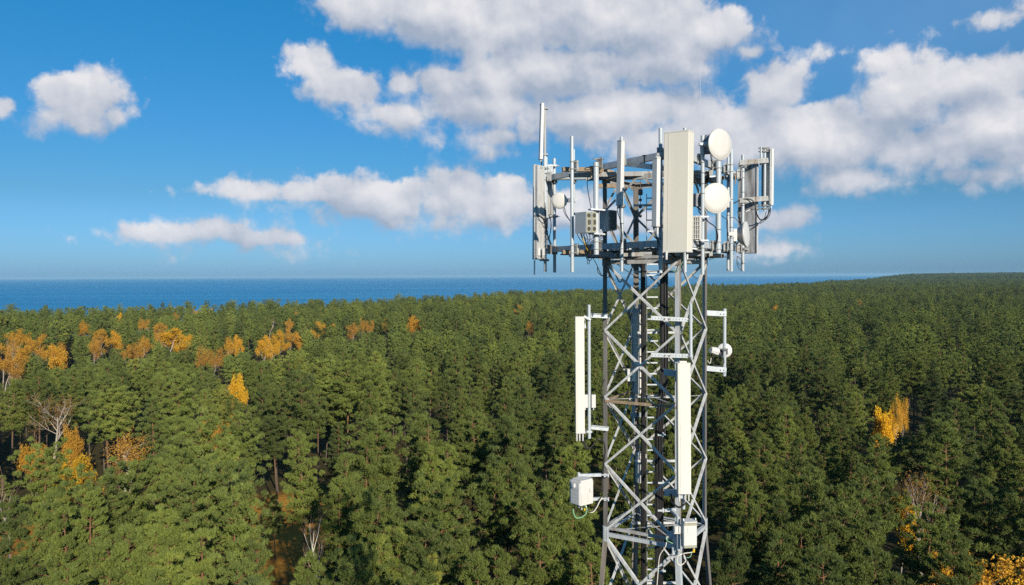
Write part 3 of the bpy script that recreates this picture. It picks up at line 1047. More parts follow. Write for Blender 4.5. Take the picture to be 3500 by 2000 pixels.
# upper right dish
r_, n, rt, up = dish('round white dish, uppermost of the two right of the big cream panel', P1(1655, 372, 18.7), 30, .0, .365, .06, 'offwhite', back_m='offwhite')
c = P1(1552, 385, 18.95)
MB().lathe(c + Vector((0, 0, .06)), (0, 0, 1), [(0, -.25), (.09, -.25), (.10, -.1), (.10, .12), (.06, .2), (0, .21)], 14).build('radio_unit', M['radiodark'], r_)
mb = MB()
mb.beam(P1(1480, 372, 18.8), P1(1550, 372, 18.8), .12, .06); mb.beam(P1(1520, 372, 18.85), P1(1620, 380, 18.95), .10, .12)
for u in (1486, 1538):
    mb.cyl(P1(u, 372, 18.72), P1(u, 372, 18.8), .02, 8)
mb.build('clamp', M['galv'], r_)
jumper(r_, [P1(1570, 450, 18.9), P1(1582, 510, 18.9), P1(1600, 550, 19.0), P1(1540, 610, 19.2)], .008)
jumper(r_, [P1(1580, 450, 18.9), P1(1590, 520, 18.9), P1(1606, 555, 19.0)], .008)
# whip antenna on the pole of the upper dish
wp = thing('whip_antenna', 'hair thin rod antenna reaching far up from the pole beside the upper white dish', 'antenna', Vector((pG[0].x - .02, pG[0].y, P1(1500, 420, 18.9).z)))
b0 = Vector((pG[0].x - .045, pG[0].y, P1(1500, 420, 18.9).z))
MB().cyl(b0, Vector((b0.x - .02, b0.y, P1(1492, -330, 18.9).z)), .0045, 6, .003).build('rod', M['galv'], wp)
MB().cyl(b0 - Vector((0, 0, .12)), b0 + Vector((0, 0, .16)), .016, 8).build('base_tube', M['galv'], wp)

# lower right dish
r_, n, rt, up = dish('round cream dish behind a thin pole, lower of two right of the big panel', P1(1620, 819, 19.15), 12, 0, .365, .08, 'offwhite', back_m='offwhite')
MB().rbox(P1(1468, 836, 19.35), Vector((.10, .03, 0)), Vector((-.03, .09, 0)), Vector((0, 0, .155)), .02).build('radio_unit', M['radiodark'], r_)
mb = MB(); mb.beam(P1(1500, 836, 19.4), P1(1560, 830, 19.4), .12, .10); mb.beam(P1(1640, 830, 19.45), P1(1642, 830, 19.95), .12, .12)
mb.beam(P1(1700, 832, 19.5), P1(1735, 832, 20.55), .05, .08)
mb.build('clamp', M['white'], r_)
for k in range(2):
    jumper(r_, [P1(1468 + 8 * k, 890, 19.3), P1(1475 + 8 * k, 930, 19.3), P1(1498, 960, 19.1)], .008)

# small dish at left
r_, n, rt, up = dish('small round cream dish half in shade on the left side of the head frame', P1(316, 838, 19.95), -14, .03, .200, .16, 'offwhite', back_m='offwhite')
MB().lathe(P1(316, 838, 19.95) - n * .155, -n, [(.14, 0), (.13, .05), (.06, .07), (0, .07)], 20).build('radio_unit', M['dark'], r_)
mb = MB(); mb.beam(P1(392, 838, 19.95), P1(446, 832, 19.8), .07, .10); mb.beam(P1(436, 832, 22.6), P1(462, 832, 22.6), .05, .07)
mb.build('clamp', M['galv'], r_)
jumper(r_, [P1(350, 900, 19.95), P1(365, 950, 19.9), P1(395, 990, 19.8), P1(412, 1012, 19.7)], .007)
jumper(r_, [P1(362, 896, 19.95), P1(375, 950, 19.9), P1(408, 1005, 19.8)], .009)

# cone dish on the right
fc = P1(1872, 1118, 21.0)
r_, n, rt, up = dish('cone backed round dish facing right, low on the right corner of the head frame', fc, 61, .04, .345, .34, 'white', cone=True, back_m='alu')
a = fc - n * .31
mb = MB(); mb.beam(a, P1(1752, 1125, 20.6), .09, .10); mb.rbox(P1(1775, 1125, 20.7), Vector((.05, 0, 0)), Vector((0, .05, 0)), Vector((0, 0, .16)), .01)
mb.beam(P1(1725, 1115, 20.5), P1(1765, 1115, 20.5), .03, .09)
mb.build('clamp', M['offwhite'], r_)
MB().cyl(P1(1772, 1150, 20.8), P1(1772, 1215, 20.8), .022, 8).build('feed_coupling', M['dark'], r_)
jumper(r_, [P1(1775, 1150, 20.75), P1(1790, 1200, 20.9), P1(1812, 1170, 21.1)], .016)

# ------------------------------------------------------------------ radio units on the head frame
rg = 'radio units on the tower'


def radio_box(label, c, phi, w, d, h, m='radio', face_m=None, fans=0, tilt=0):
    n, rt, up = facing(phi)
    root = thing('radio_unit', label, 'radio unit', c - up * h / 2, rg)
    MB().rbox(c, rt * w / 2, n * d / 2, up * h / 2, .012).build('housing', M[m], root)
    if face_m:
        fm = MB()
        fm.obox(c + n * (d / 2 + .006), rt * (w / 2 - .008), n * .006, up * (h / 2 - .01))
        fp = fm.build('front_plate', M[face_m], root)
        g = MB()
        if fans:
            for zz in (-.32, .32):
                for k in range(1):
                    q = c + n * (d / 2 + .0125) + up * h * zz
                    g.cyl(q, q + n * .006, min(w * .36, .055), 16)
            q = c + n * (d / 2 + .0125)
            g.obox(q, rt * w * .2, n * .006, up * h * .12)
            g.obox(q + rt * w * .33, rt * w * .06, n * .006, up * h * .10)
            g.build('fan_grille', M['grille'], fp)
    return root, n, rt, up


# two upright boxes side by side left of the thick pole
cA = P1(512, 1022, 19.35)
for k, (u, lab) in enumerate(((515, 'grey radio box with fan openings, outer left of the pair on the thick pole'), (560, 'grey radio box with fan openings, next to the thick pole'))):
    c = P1(u, 1022, 19.25 + .07 * k)
    r_, n, rt, up = radio_box(lab, c, 35, .145, .42, .50, 'radio', 'front', 2)
    for q in range(3):
        s = cr.uniform(-30, 30)
        jumper(r_, [P1(u - 50 + 30 * q, 1112, 19.4), P1(u - 30 + 26 * q + s * .3, 1160, 19.4), P1(540 + 8 * q, 1215, 19.5), P1(562, 1250, 19.7)], .009)
    if k == 1:
        jumper(r_, [P1(500, 1112, 19.3), P1(525, 1180, 19.4), P1(548, 1240, 19.6), P1(556, 1255, 19.7)], .012, 'cable_yellow', 'fibre_cable')
        jumper(r_, [P1(590, 1112, 19.3), P1(600, 1150, 19.4), P1(560, 1165, 19.4), P1(540, 1150, 19.4)], .008)
        mb = MB()
        for v in (912, 1112):
            mb.beam(P1(570, v, 19.35), P1(690, v + 8, 19.45), .20, .035)
        mb.build('bracket', M['galv'], r_)
# finned box right of the pole
c = P1(718, 1005, 19.75)
r_, n, rt, up = radio_box('dark finned radio box, right of the thick pole', c, 42, .26, .30, .50, 'radio', None)
mb = MB()
for k in range(9):
    q = c + n * .15 + rt * (-.115 + .029 * k)
    mb.obox(q + n * .025, rt * .005, n * .03, up * .235)
mb.build('cooling_fins', M['fins'], r_)
mb = MB(); mb.beam(P1(650, 1085, 19.5), P1(720, 1090, 19.7), .06, .04); mb.beam(P1(650, 925, 19.5), P1(720, 925, 19.7), .06, .04); mb.build('bracket', M['galv'], r_)
for q in range(3):
    jumper(r_, [P1(690 + 12 * q, 1100, 19.7), P1(670 - 20 * q, 1150, 19.6), P1(600 - 12 * q, 1190, 19.6), P1(570, 1250, 19.7)], .009)

# unit with exposed parts right of the big panel
c = P1(1458, 1068, 18.75)
r_, n, rt, up = radio_box('beige radio rack with exposed ribs, half hidden behind the big cream panel', c, -28, .24, .16, .58, 'alu', None)
mb = MB()
for k in range(5):
    q = c + n * .09 + rt * (-.10 + .05 * k)
    mb.obox(q, rt * .008, n * .02, up * .27)
for k in range(6):
    q = c + n * .11 + up * (-.25 + .1 * k)
    mb.obox(q, rt * .11, n * .006, up * .008)
mb.build('cooling_fins', M['offwhite'], r_)
mb = MB()
for v in (972, 1168):
    mb.beam(P1(1452, v, 18.7), P1(1556, v + 2, 18.7), .08, .035)
mb.build('bracket', M['galv'], r_)
for k in range(2):
    jumper(r_, [P1(1530 + 6 * k, 990, 18.8), P1(1560, 1020, 18.9), P1(1612, 1060, 19.2), P1(1628 + 6 * k, 1140, 19.5), P1(1610, 1240, 19.7)], .012)

# cables hanging at the right corner
for k, pts in enumerate(([(1795, 1300), (1795, 1370), (1825, 1415), (1842, 1420)], [(1795, 1300), (1830, 1330), (1840, 1360), (1815, 1375), (1800, 1350)], [(1660, 960), (1690, 985), (1716, 1010), (1718, 1200)],
                         [(1765, 975), (1795, 1005), (1825, 1040), (1826, 1060)], [(1720, 830), (1708, 1000), (1712, 1100), (1730, 1200), (1740, 1250)], [(1660, 1290), (1700, 1310), (1740, 1270)],
                         [(1560, 1330), (1620, 1310), (1700, 1300)], [(555, 640), (552, 720), (570, 830), (583, 900)], [(565, 1310), (552, 1350), (565, 1365), (572, 1330)])):
    dep = 21.7 if k in (0, 1, 3) else (19.8 if k in (7, 8) else 20.9)
    MB().tube([P1(u, v, dep) for u, v in pts], .009, 6, 6).build('loose_cable', M['cable'], tower)
# thick cable runs lying along the lower ring
for (a, b, off) in ((NV, LV, -.02), (NV, RV, .0), (NV, LV, .05), (NV, RV, .05)):
    pts = []
    for k in range(12):
        t = .12 + .8 * k / 11
        p = edge(a, b, t, ZL - .13 + cr.uniform(-.03, .03))
        q = (Vector((TX, TY, 0)) - p); q.z = 0
        pts.append(p + q.normalized() * (.12 + off + cr.uniform(-.03, .03)))
    MB().tube(pts, .02, 6, 3).build('loose_cable', M['cable'], tower)

# ------------------------------------------------------------------ equipment lower down the tower
# left antenna on two arms
yA = 20.35
px_ = P2(358, 575, yA + .05)
pole_top, pole_bot = P2(358, 575, yA + .05), P3(237, 413, yA + .05)
pole_bot.x, pole_bot.y = pole_top.x, pole_top.y
r_ = panel('panel_antenna', 'long cream antenna on two arms left of the tower shaft', P2(255, 712, yA - .1), P3(172, 370, yA - .1), .235, .12, 3, 'cream', None, (-.36, -.05, .3), None, (), .02, connz=.2)
MB().pipe(pole_bot, pole_top, .043).build('support_pipe', M['pole'], r_)
for (u, v, f) in ((462, 697, P2), (308, 342, P3)):
    if f is P2:
        a, b = P2(378, 690, yA + .08), P2(562, 700, 20.5)
    else:
        a, b = P3(250, 333, yA + .08), P3(374, 346, 20.5)
    mb = MB(); mb.channel(a, b, .012, .12, .012, (0, 1, 0)); mb.beam(a, b, .012, .11)
    mb.beam(a + Vector((0, 0, .05)), b + Vector((0, 0, .05)), .09, .012)
    mb.build('side_arm', M['galv'], r_)
mb = MB()
mb.beam(P2(300, 700, yA - .05), P2(375, 738, yA), .05, .06); mb.beam(P2(300, 720, yA), P2(320, 830, yA), .03, .04); mb.beam(P2(310, 740, yA), P2(300, 800, yA), .03, .04)
mb.build('tilt_bracket', M['galv'], r_)
mb = MB(); mb.beam(P3(188, 365, yA - .05), P3(255, 366, yA + .05), .05, .05); mb.lathe(P3(208, 366, yA - .1), (0, 1, 0), [(.05, -.02), (.05, .05)], 12); mb.build('bracket', M['galv'], r_)
for k, off in enumerate((0, .02, -.02)):
    jumper(r_, [P3(180 + 8 * k, 385, yA), P3(190 + 6 * k, 440, yA), P3(215 + 6 * k, 480, yA + off), P3(250, 482 - 4 * k, yA + off), P3(280, 440, yA), P3(310, 415 + 3 * k, yA), P3(340, 440, yA + .05), P3(352 - 2 * k, 500, yA + .1), P3(345 - 3 * k, 560, yA + .1), P3(335 - 3 * k, 680, yA + .15), P3(326, 820, yA + .1)], .013)
jumper(r_, [P3(335, 0, 20.4), P3(322, 80, 20.4), P3(326, 180, 20.4), P3(338, 280, 20.4)], .012)
# two small boxes on that pole
for (u, lab) in ((209, 'small white box between the long cream antenna and its pole'), (267, 'small white box on the right side of the left antenna pole')):
    c = P3(u, 147, yA - .02 + (.04 if u > 240 else 0))
    root = thing('filter_box', lab, 'electrical box', c - Vector((0, 0, .16)), 'small white boxes on the left antenna pole')
    MB().rbox(c, Vector((.062 if u < 240 else .055, 0, 0)), Vector((0, .06, 0)), Vector((0, 0, .165)), .015).build('housing', M['radio_white'], root)
    mb = MB()
    for dz in (-.175, .17):
        mb.beam(c + Vector((0, .02, dz)), Vector((pole_top.x, pole_top.y, c.z + dz)), .05, .015)
    mb.build('strap', M['dark'], root)
    MB().cyl(c - Vector((0, 0, .165)), c - Vector((0, 0, .23)), .018, 8).build('connector', M['galv'], root)
    jumper(root, [c - Vector((0, 0, .23)), P3(u - 2, 235, yA), P3(u + (10 if u < 240 else -4), 290, yA), P3(u + (30 if u < 240 else 0), 320, yA + .1)], .007)

# long cream panel in front of the tower
yB = 18.95
r_ = panel('panel_antenna', 'long cream antenna mounted in front of the tower shaft', P2(1377, 1212, yB), P3(910, 797, yB), .322, .17, 2, 'cream', None, (-.36, .12, .36), None, (), .03, connz=.19)
r_['label'] = 'longest antenna, a cream panel in front of the tower shaft above a white box'
mb = MB(); mb.rbox(P2(1372, 1200, yB), Vector((.09, 0, 0)), Vector((0, .05, 0)), Vector((0, 0, .035)), .02); mb.build('top_handle', M['cream'], r_)
MB().pipe(P3(908, 915, yB + .25), P2(1377, 1225, yB + .25), .04).build('support_pipe', M['pole'], r_)
for (a, b) in ((P2(1168, 1305, 19.5), P2(1400, 1335, 19.3)), (P3(773, 800, 19.5), P3(905, 806, 19.3))):
    mb = MB(); mb.beam(a, b, .014, .14); mb.beam(a + Vector((0, .05, .07)), b + Vector((0, .05, .07)), .1, .012); mb.beam(a + Vector((0, .05, -.07)), b + Vector((0, .05, -.07)), .1, .012)
    mb.build('side_arm', M['radio'], r_)
    MB().beam(b + Vector((-.1, 0, 0)), b + Vector((-.1, -.28, 0)), .1, .08).build('bracket', M['galv'], r_)
for k in range(4):
    jumper(r_, [P3(890 + 12 * k, 850, yB), P3(900 + 5 * k, 885, yB), P3(872, 898 + 3 * k, yB + .05), P3(838 - 4 * k, 870, yB + .2), P3(822 - 3 * k, 810, yB + .4)], .009)

# empty mount: two perforated bars and a pipe
r_ = thing('antenna_mount', 'empty mount of two perforated bars and an upright pipe on the front leg', 'mounting frame', P2(1460, 1140, 19.35))
for (v0, v1, u0) in ((718, 742, 1030), (1120, 1132, 1030)):
    a, b = P2(u0, v0, 19.42), P2(1482, v1, 19.3)
    mb = MB(); mb.beam(a, b, .012, .095); mb.beam(a + Vector((0, .04, .045)), b + Vector((0, .04, .045)), .08, .01); mb.beam(a + Vector((0, .04, -.045)), b + Vector((0, .04, -.045)), .08, .01)
    bar = mb.build('perforated_bar', M['galv'], r_)
    h = MB()
    for k in range(14):
        q = a.lerp(b, (k + .5) / 14) - Vector((0, .007, 0))
        h.cyl(q, q - Vector((0, .004, 0)), .011, 6)
    h.build('bolt_hole', M['dark'], bar)
    h = MB()
    for t in (.33, .44, .90):
        q = a.lerp(b, t) - Vector((0, .007, 0))
        h.cyl(q, q - Vector((0, .035, 0)), .02, 6)
    h.build('bolt', M['rust'], bar)
MB().pipe(P2(1460, 1142, 19.28), P2(1458, 568, 19.28), .041).build('pipe', M['pole'], r_)

# right mount with the small dish seen from behind
r_, n, rt, up = dish('small white dish seen from behind on the pole right of the tower shaft', P2(1822, 1068, 21.9), 172, 0, .20, .14, 'white', back_m='white')
mb = MB(); mb.pipe(P2(1823, 1347, 21.5), P2(1826, 618, 21.5), .047); mb.build('support_pipe', M['pole'], r_)
for (v0, v1) in ((664, 676), (1262, 1284)):
    a, b = P2(1600, v0, 21.45), P2(1845, v1, 21.42)
    mb = MB(); mb.beam(a, b, .014, .13); mb.beam(a + Vector((0, .05, .065)), b + Vector((0, .05, .065)), .09, .012); mb.beam(a + Vector((0, .05, -.065)), b + Vector((0, .05, -.065)), .09, .012)
    for t in (.76, .9):
        q = a.lerp(b, t) - Vector((0, .007, 0)); mb.cyl(q, q - Vector((0, .04, 0)), .016, 6)
    mb.build('side_arm', M['galv'], r_)
c = P2(1722, 1078, 21.5)
MB().lathe(c, (Vector((.9, .35, -.25))), [(0, -.15), (.085, -.15), (.11, -.02), (.11, .08), (.05, .12)], 8, False).build('radio_unit', M['radio_white'], r_)
mb = MB(); mb.beam(c + Vector((.10, .05, -.02)), P2(1815, 1080, 21.7), .10, .14); mb.beam(P2(1800, 1058, 21.4), P2(1862, 1058, 21.4), .03, .05); mb.beam(P2(1850, 1090, 21.45), P2(1850, 1090, 21.75), .05, .1)
mb.build('clamp', M['dark'], r_)
jumper(r_, [P2(1720, 1130, 21.4), P2(1690, 1180, 21.4), P2(1720, 1230, 21.4), P2(1780, 1235, 21.4), P2(1818, 1200, 21.4), P2(1808, 1130, 21.4)], .012)
jumper(r_, [P2(1755, 1130, 21.45), P2(1762, 1170, 21.4), P2(1764, 1205, 21.4)], .01)
jumper(r_, [P2(1640, 1180, 21.3), P2(1668, 1210, 21.35), P2(1680, 1150, 21.4)], .008, 'cable_white')

# grey panel behind the shaft
r_ = panel('panel_antenna', 'long grey antenna behind the left half of the tower shaft, seen through the bracing', P2(880, 660, 22.0), P3(585, 95, 22.0), .27, .18, 28, 'offwhite', 'alu', (), None, (), .02)
MB().beam(P2(790, 640, 22.1), P2(940, 640, 21.9), .1, .12).build('side_arm', M['radio'], r_)
MB().pipe(P3(552, 312, 22.15), P2(850, 540, 22.15), .045).build('support_pipe', M['pole'], r_)
mb = MB(); mb.beam(P3(535, 245, 22.1), P3(640, 245, 21.9), .1, .12); mb.build('side_arm', M['radio'], r_)
mb = MB(); mb.rbox(P2(910, 595, 21.8), Vector((.05, 0, 0)), Vector((0, .05, 0)), Vector((0, 0, .06)), .01); mb.build('tilt_bracket', M['alu'], r_)
for k in range(3):
    jumper(r_, [P3(580 + 8 * k, 110, 21.9), P3(585 + 5 * k, 180, 21.9), P3(575, 270 + 8 * k, 21.9), P3(600, 320, 21.8), P3(612, 330, 21.7)], .01)
for (u, lab) in ((792, 'small white box outer of two behind the shaft'), (840, 'small white box inner of two behind the shaft')):
    c = P2(u, 1335, 21.7)
    root = thing('filter_box', 'slim white box behind the tower shaft, ' + ('outer of a pair' if u < 800 else 'inner of a pair'), 'electrical box', c - Vector((0, 0, .17)), 'slim white boxes behind the shaft')
    MB().rbox(c, Vector((.055, 0, 0)), Vector((0, .05, 0)), Vector((0, 0, .17)), .012).build('housing', M['radio_white'], root)
    MB().cyl(c - Vector((0, 0, .17)), c - Vector((0, 0, .26)), .02, 8).build('connector', M['dark'], root)
    jumper(root, [c - Vector((0, 0, .26)), c - Vector((.02, 0, .5)), c - Vector((.0, 0, .8))], .009)
# tall grey unit on the back leg
c = P3(594, 630, 22.0)
r_, n, rt, up = radio_box('tall light grey radio unit behind the shaft on the back leg', c, 35, .17, .15, .74, 'radio_white', None)
MB().obox(c + n * .08, rt * .05, n * .006, up * .34).build('cover', M['radio'], r_)
mb = MB(); mb.lathe(P3(592, 525, 21.95), (1, 0, .2), [(0, -.09), (.06, -.08), (.06, .08), (0, .09)], 10); mb.beam(P3(600, 540, 22), P3(640, 540, 21.8), .06, .1); mb.build('bracket', M['radio_white'], r_)
jumper(r_, [P3(598, 742, 21.9), P3(605, 765, 21.9), P3(618, 775, 21.8)], .012)

# radio box on the left arm
yL = 20.0
c = P3(182, 790, yL)
r_ = thing('radio_unit', 'white radio box hanging on an arm left of the tower shaft', 'radio unit', P3(182, 880, yL), rg)
n, rt, up = facing(38)
MB().rbox(c, rt * .225, n * .20, up * .29, .02).build('housing', M['radio_white'], r_)
mb = MB()
q = c + n * .205
mb.obox(q + rt * .09 + up * .05, rt * .004, n * .006, up * .05); mb.obox(q + rt * .12 + up * .02, rt * .02, n * .006, up * .004)
mb.build('latch', M['front'], r_)
mb = MB()
for (dx, dz, w, h) in ((-.10, -.13, .09, .13), (.11, -.12, .09, .13)):
    mb.obox(q + rt * dx + up * dz, rt * w, n * .004, up * h)
mb.build('cover_plate', M['offwhite'], r_)
mb = MB()
q = c - rt * .235 + n * .02
mb.obox(q, rt * .012, n * .15, up * .27)
mb.obox(c - rt * .27 + up * .20, rt * .03, n * .04, up * .05)
for zz in (-.2, -.1, .0, .1):
    mb.obox(q + up * zz - rt * .012, rt * .004, n * .13, up * .006)
mb.build('side_cover', M['white'], r_)
MB().rbox(c + up * .31 + rt * .03, rt * .20, n * .18, up * .02, .03).build('lid', M['radio_white'], r_)
mb = MB()
mb.pipe(P3(163, 905, yL + .3), P3(163, 657, yL + .3), .04)
mb.build('support_pipe', M['pole'], r_)
for (v, ua) in ((676, 165), (846, 200)):
    a, b = P3(ua, v, yL + .3), P3(322, v - 4, 20.3)
    mb = MB(); mb.beam(a, b, .07, .075); mb.beam(b, P3(375, v - 2, 20.45), .02, .03)
    mb.beam(P3(345, v - 10, 20.5), P3(378, v - 10, 20.5), .05, .02); mb.beam(P3(345, v + 8, 20.5), P3(378, v + 8, 20.5), .05, .02)
    mb.beam(P3(345, v - 12, 20.42), P3(345, v + 12, 20.42), .03, .03); mb.beam(P3(372, v - 12, 20.42), P3(372, v + 12, 20.42), .03, .03)
    mb.build('side_arm', M['galv'], r_)
jumper(r_, [P3(205, 885, yL), P3(219, 915, yL), P3(212, 950, yL), P3(180, 975, yL), P3(145, 978, yL), P3(126, 945, yL), P3(123, 915, yL)], .013, 'cable_green', 'earth_cable')
jumper(r_, [P3(215, 890, yL), P3(225, 930, yL), P3(262, 938, yL), P3(290, 905, yL + .1), P3(312, 860, yL + .2), P3(330, 832, yL + .25)], .011, 'cable_white')
jumper(r_, [P3(190, 890, yL), P3(220, 925, yL), P3(255, 935, yL), P3(285, 900, yL + .1), P3(305, 855, yL + .2), P3(325, 830, yL + .25)], .014)
jumper(r_, [P3(130, 885, yL), P3(150, 945, yL), P3(185, 955, yL)], .01)
MB().cyl(P3(203, 910, yL - .05), P3(206, 925, yL - .05), .022, 8).build('yellow_plug', M['cable_yellow'], r_)
MB().cyl(P3(185, 905, yL - .05), P3(183, 920, yL - .05), .02, 8).build('plug', M['radio'], r_)

# radio box on the right of the front leg
yR = 18.9
c = P3(945, 1090, yR)
r_ = thing('radio_unit', 'white radio box low on the tower front, right of its own short pipe', 'radio unit', P3(945, 1185, yR), rg)
n, rt, up = facing(8)
MB().rbox(c, rt * .165, n * .11, up * .31, .02).build('housing', M['radio_white'], r_)
MB().rbox(c + n * .02 + up * .315 , rt * .165, n * .13, up * .014, .03).build('lid', M['radio_white'], r_)
for dz in (.255, -.275):
    MB().obox(c + n * .113 + up * dz, rt * .155, n * .004, up * .03).build('vent_strip', M['front'], r_)
mb = MB()
mb.obox(c + n * .113 + up * .12, rt * .075, n * .004, up * .07)
mb.build('cover_plate', M['radio_white'], r_)
mb = MB()
for dx in (-.15, .15):
    mb.beam(c + rt * dx + up * .33 - n * .05, c + rt * dx + up * .36 + n * .06, .02, .05)
mb.build('lifting_handle', M['galv'], r_)
MB().pipe(P3(871, 1203, yR + .15), P3(869, 965, yR + .15), .045).build('support_pipe', M['pole'], r_)
mb = MB()
mb.rbox(P3(868, 1058, yR + .08), Vector((.11, 0, 0)), Vector((0, .08, 0)), Vector((0, 0, .09)), .01)
mb.beam(P3(852, 1040, yR), P3(852, 1082, yR), .05, .04); mb.beam(P3(880, 1040, yR), P3(880, 1082, yR), .05, .04)
mb.build('clamp', M['radio_white'], r_)
a, b = P3(818, 922, 19.45), P3(868, 972, yR + .2)
mb = MB(); mb.beam(a, b, .06, .07); mb.beam(P3(772, 925, 19.45), P3(855, 918, 19.45), .06, .07); mb.build('side_arm', M['galv'], r_)
a, b = P3(818, 1105, 19.45), P3(868, 1165, yR + .2)
mb = MB(); mb.beam(a, b, .06, .09); mb.lathe(P3(818, 1102, 19.4), (0, -1, 0), [(.10, -.03), (.10, .05), (0, .05)], 16); mb.build('side_arm', M['radio'], r_)
mb = MB(); mb.rbox(P3(838, 1215, 19.2), Vector((.05, 0, 0)), Vector((0, .04, 0)), Vector((0, 0, .10)), .03); mb.build('junction_plate', M['radio'], r_)
jumper(r_, [P3(978, 1185, yR), P3(984, 1205, yR), P3(968, 1222, yR), P3(930, 1228, yR), P3(905, 1232, yR), P3(880, 1240, yR)], .011, 'cable_white')
MB().cyl(P3(981, 1200, yR), P3(979, 1222, yR), .03, 8).build('yellow_plug', M['cable_yellow'], r_)
jumper(r_, [P3(905, 1232, yR), P3(868, 1250, yR), P3(862, 1290, yR), P3(880, 1315, yR), P3(905, 1305, yR), P3(925, 1282, yR)], .013, 'cable_white')
jumper(r_, [P3(905, 1225, yR), P3(902, 1270, yR), P3(918, 1300, yR), P3(932, 1285, yR), P3(925, 1250, yR)], .013)
jumper(r_, [P3(905, 1185, yR + .05), P3(900, 1230, yR), P3(912, 1280, yR)], .012)
jumper(r_, [P3(860, 1165, yR + .2), P3(875, 1210, yR + .1), P3(900, 1230, yR)], .012, 'cable_white')
jumper(r_, [P3(970, 1215, yR + .05), P3(955, 1255, yR), P3(928, 1262, yR)], .008, 'cable_green')
jumper(r_, [P3(785, 1115, 19.3), P3(790, 1140, 19.25), P3(820, 1155, 19.2), P3(845, 1165, 19.2)], .012, 'cable_green')

# ------------------------------------------------------------------ land, sea, air
SEA_Z = -9.0
CY = np.array([-3000, -400, 0, 250, 455, 508, 592, 734, 790, 944, 1043, 1279, 1723, 2557, 3960, 8000, 14000], float)
CX = np.array([-2200, -700, -540, -425, -345, -326, -261, -157, -105, -35, 14, 146, 544, 1066, 1852, 4300, 9000], float)


def smooth(t):
    t = np.clip(t, 0, 1)
    return t * t * (3 - 2 * t)


def coast_in(x, y):
    """metres inland of the coast (approx.), negative at sea"""
    return (x - np.interp(y, CY, CX)) * 0.75


def land_h(x, y):
    x, y = np.asarray(x, float), np.asarray(y, float)
    d = np.hypot(x, y)
    h = 1.2 * np.sin(x / 71 + 1.3) * np.cos(y / 93) + 0.7 * np.sin(x / 31 + y / 43)
    far = smooth((d - 250) / 900)
    h = h + far * (2.2 * np.sin(x / 210 + .6) * np.sin(y / 260 + 1.1) + 1.6 * np.sin(x / 97 + y / 130))
    h = h + 21 * smooth((x - 1050) / 1500) * smooth((y - 1500) / 1600)
    h = h + 10 * smooth((x - 2600) / 1800) * smooth((y - 3000) / 2500)
    fall = smooth((coast_in(x, y) + 25) / 45)
    return h * fall + (SEA_Z - 3) * (1 - fall)


def axis_vals(lo, hi, near, step0, growth):
    v = [0.0]
    s = step0
    while v[-1] < hi:
        if v[-1] > near: s *= growth
        v.append(v[-1] + s)
    w = [0.0]
    s = step0
    while w[-1] > lo:
        if w[-1] < -near: s *= growth
        w.append(w[-1] - s)
    return np.array(sorted(set(w + v)))


gx = axis_vals(-1500, 9500, 900, 12, 1.06)
gy = axis_vals(-600, 10500, 1700, 12, 1.06)
GX, GY = np.meshgrid(gx, gy)
GZ = land_h(GX, GY)
nx, ny = len(gx), len(gy)
me = bpy.data.meshes.new('ground')
verts = np.stack([GX, GY, GZ], -1).reshape(-1, 3)
ii = np.arange(ny - 1)[:, None] * nx + np.arange(nx - 1)[None]
faces = np.stack([ii, ii + 1, ii + nx + 1, ii + nx], -1).reshape(-1, 4)
me.from_pydata(verts.tolist(), [], faces.tolist())
me.polygons.foreach_set('use_smooth', [True] * len(faces))


GRASS = [(-34, 112, 14), (-36, 128, 13), (-72, 118, 9)]      # open spots with autumn grass


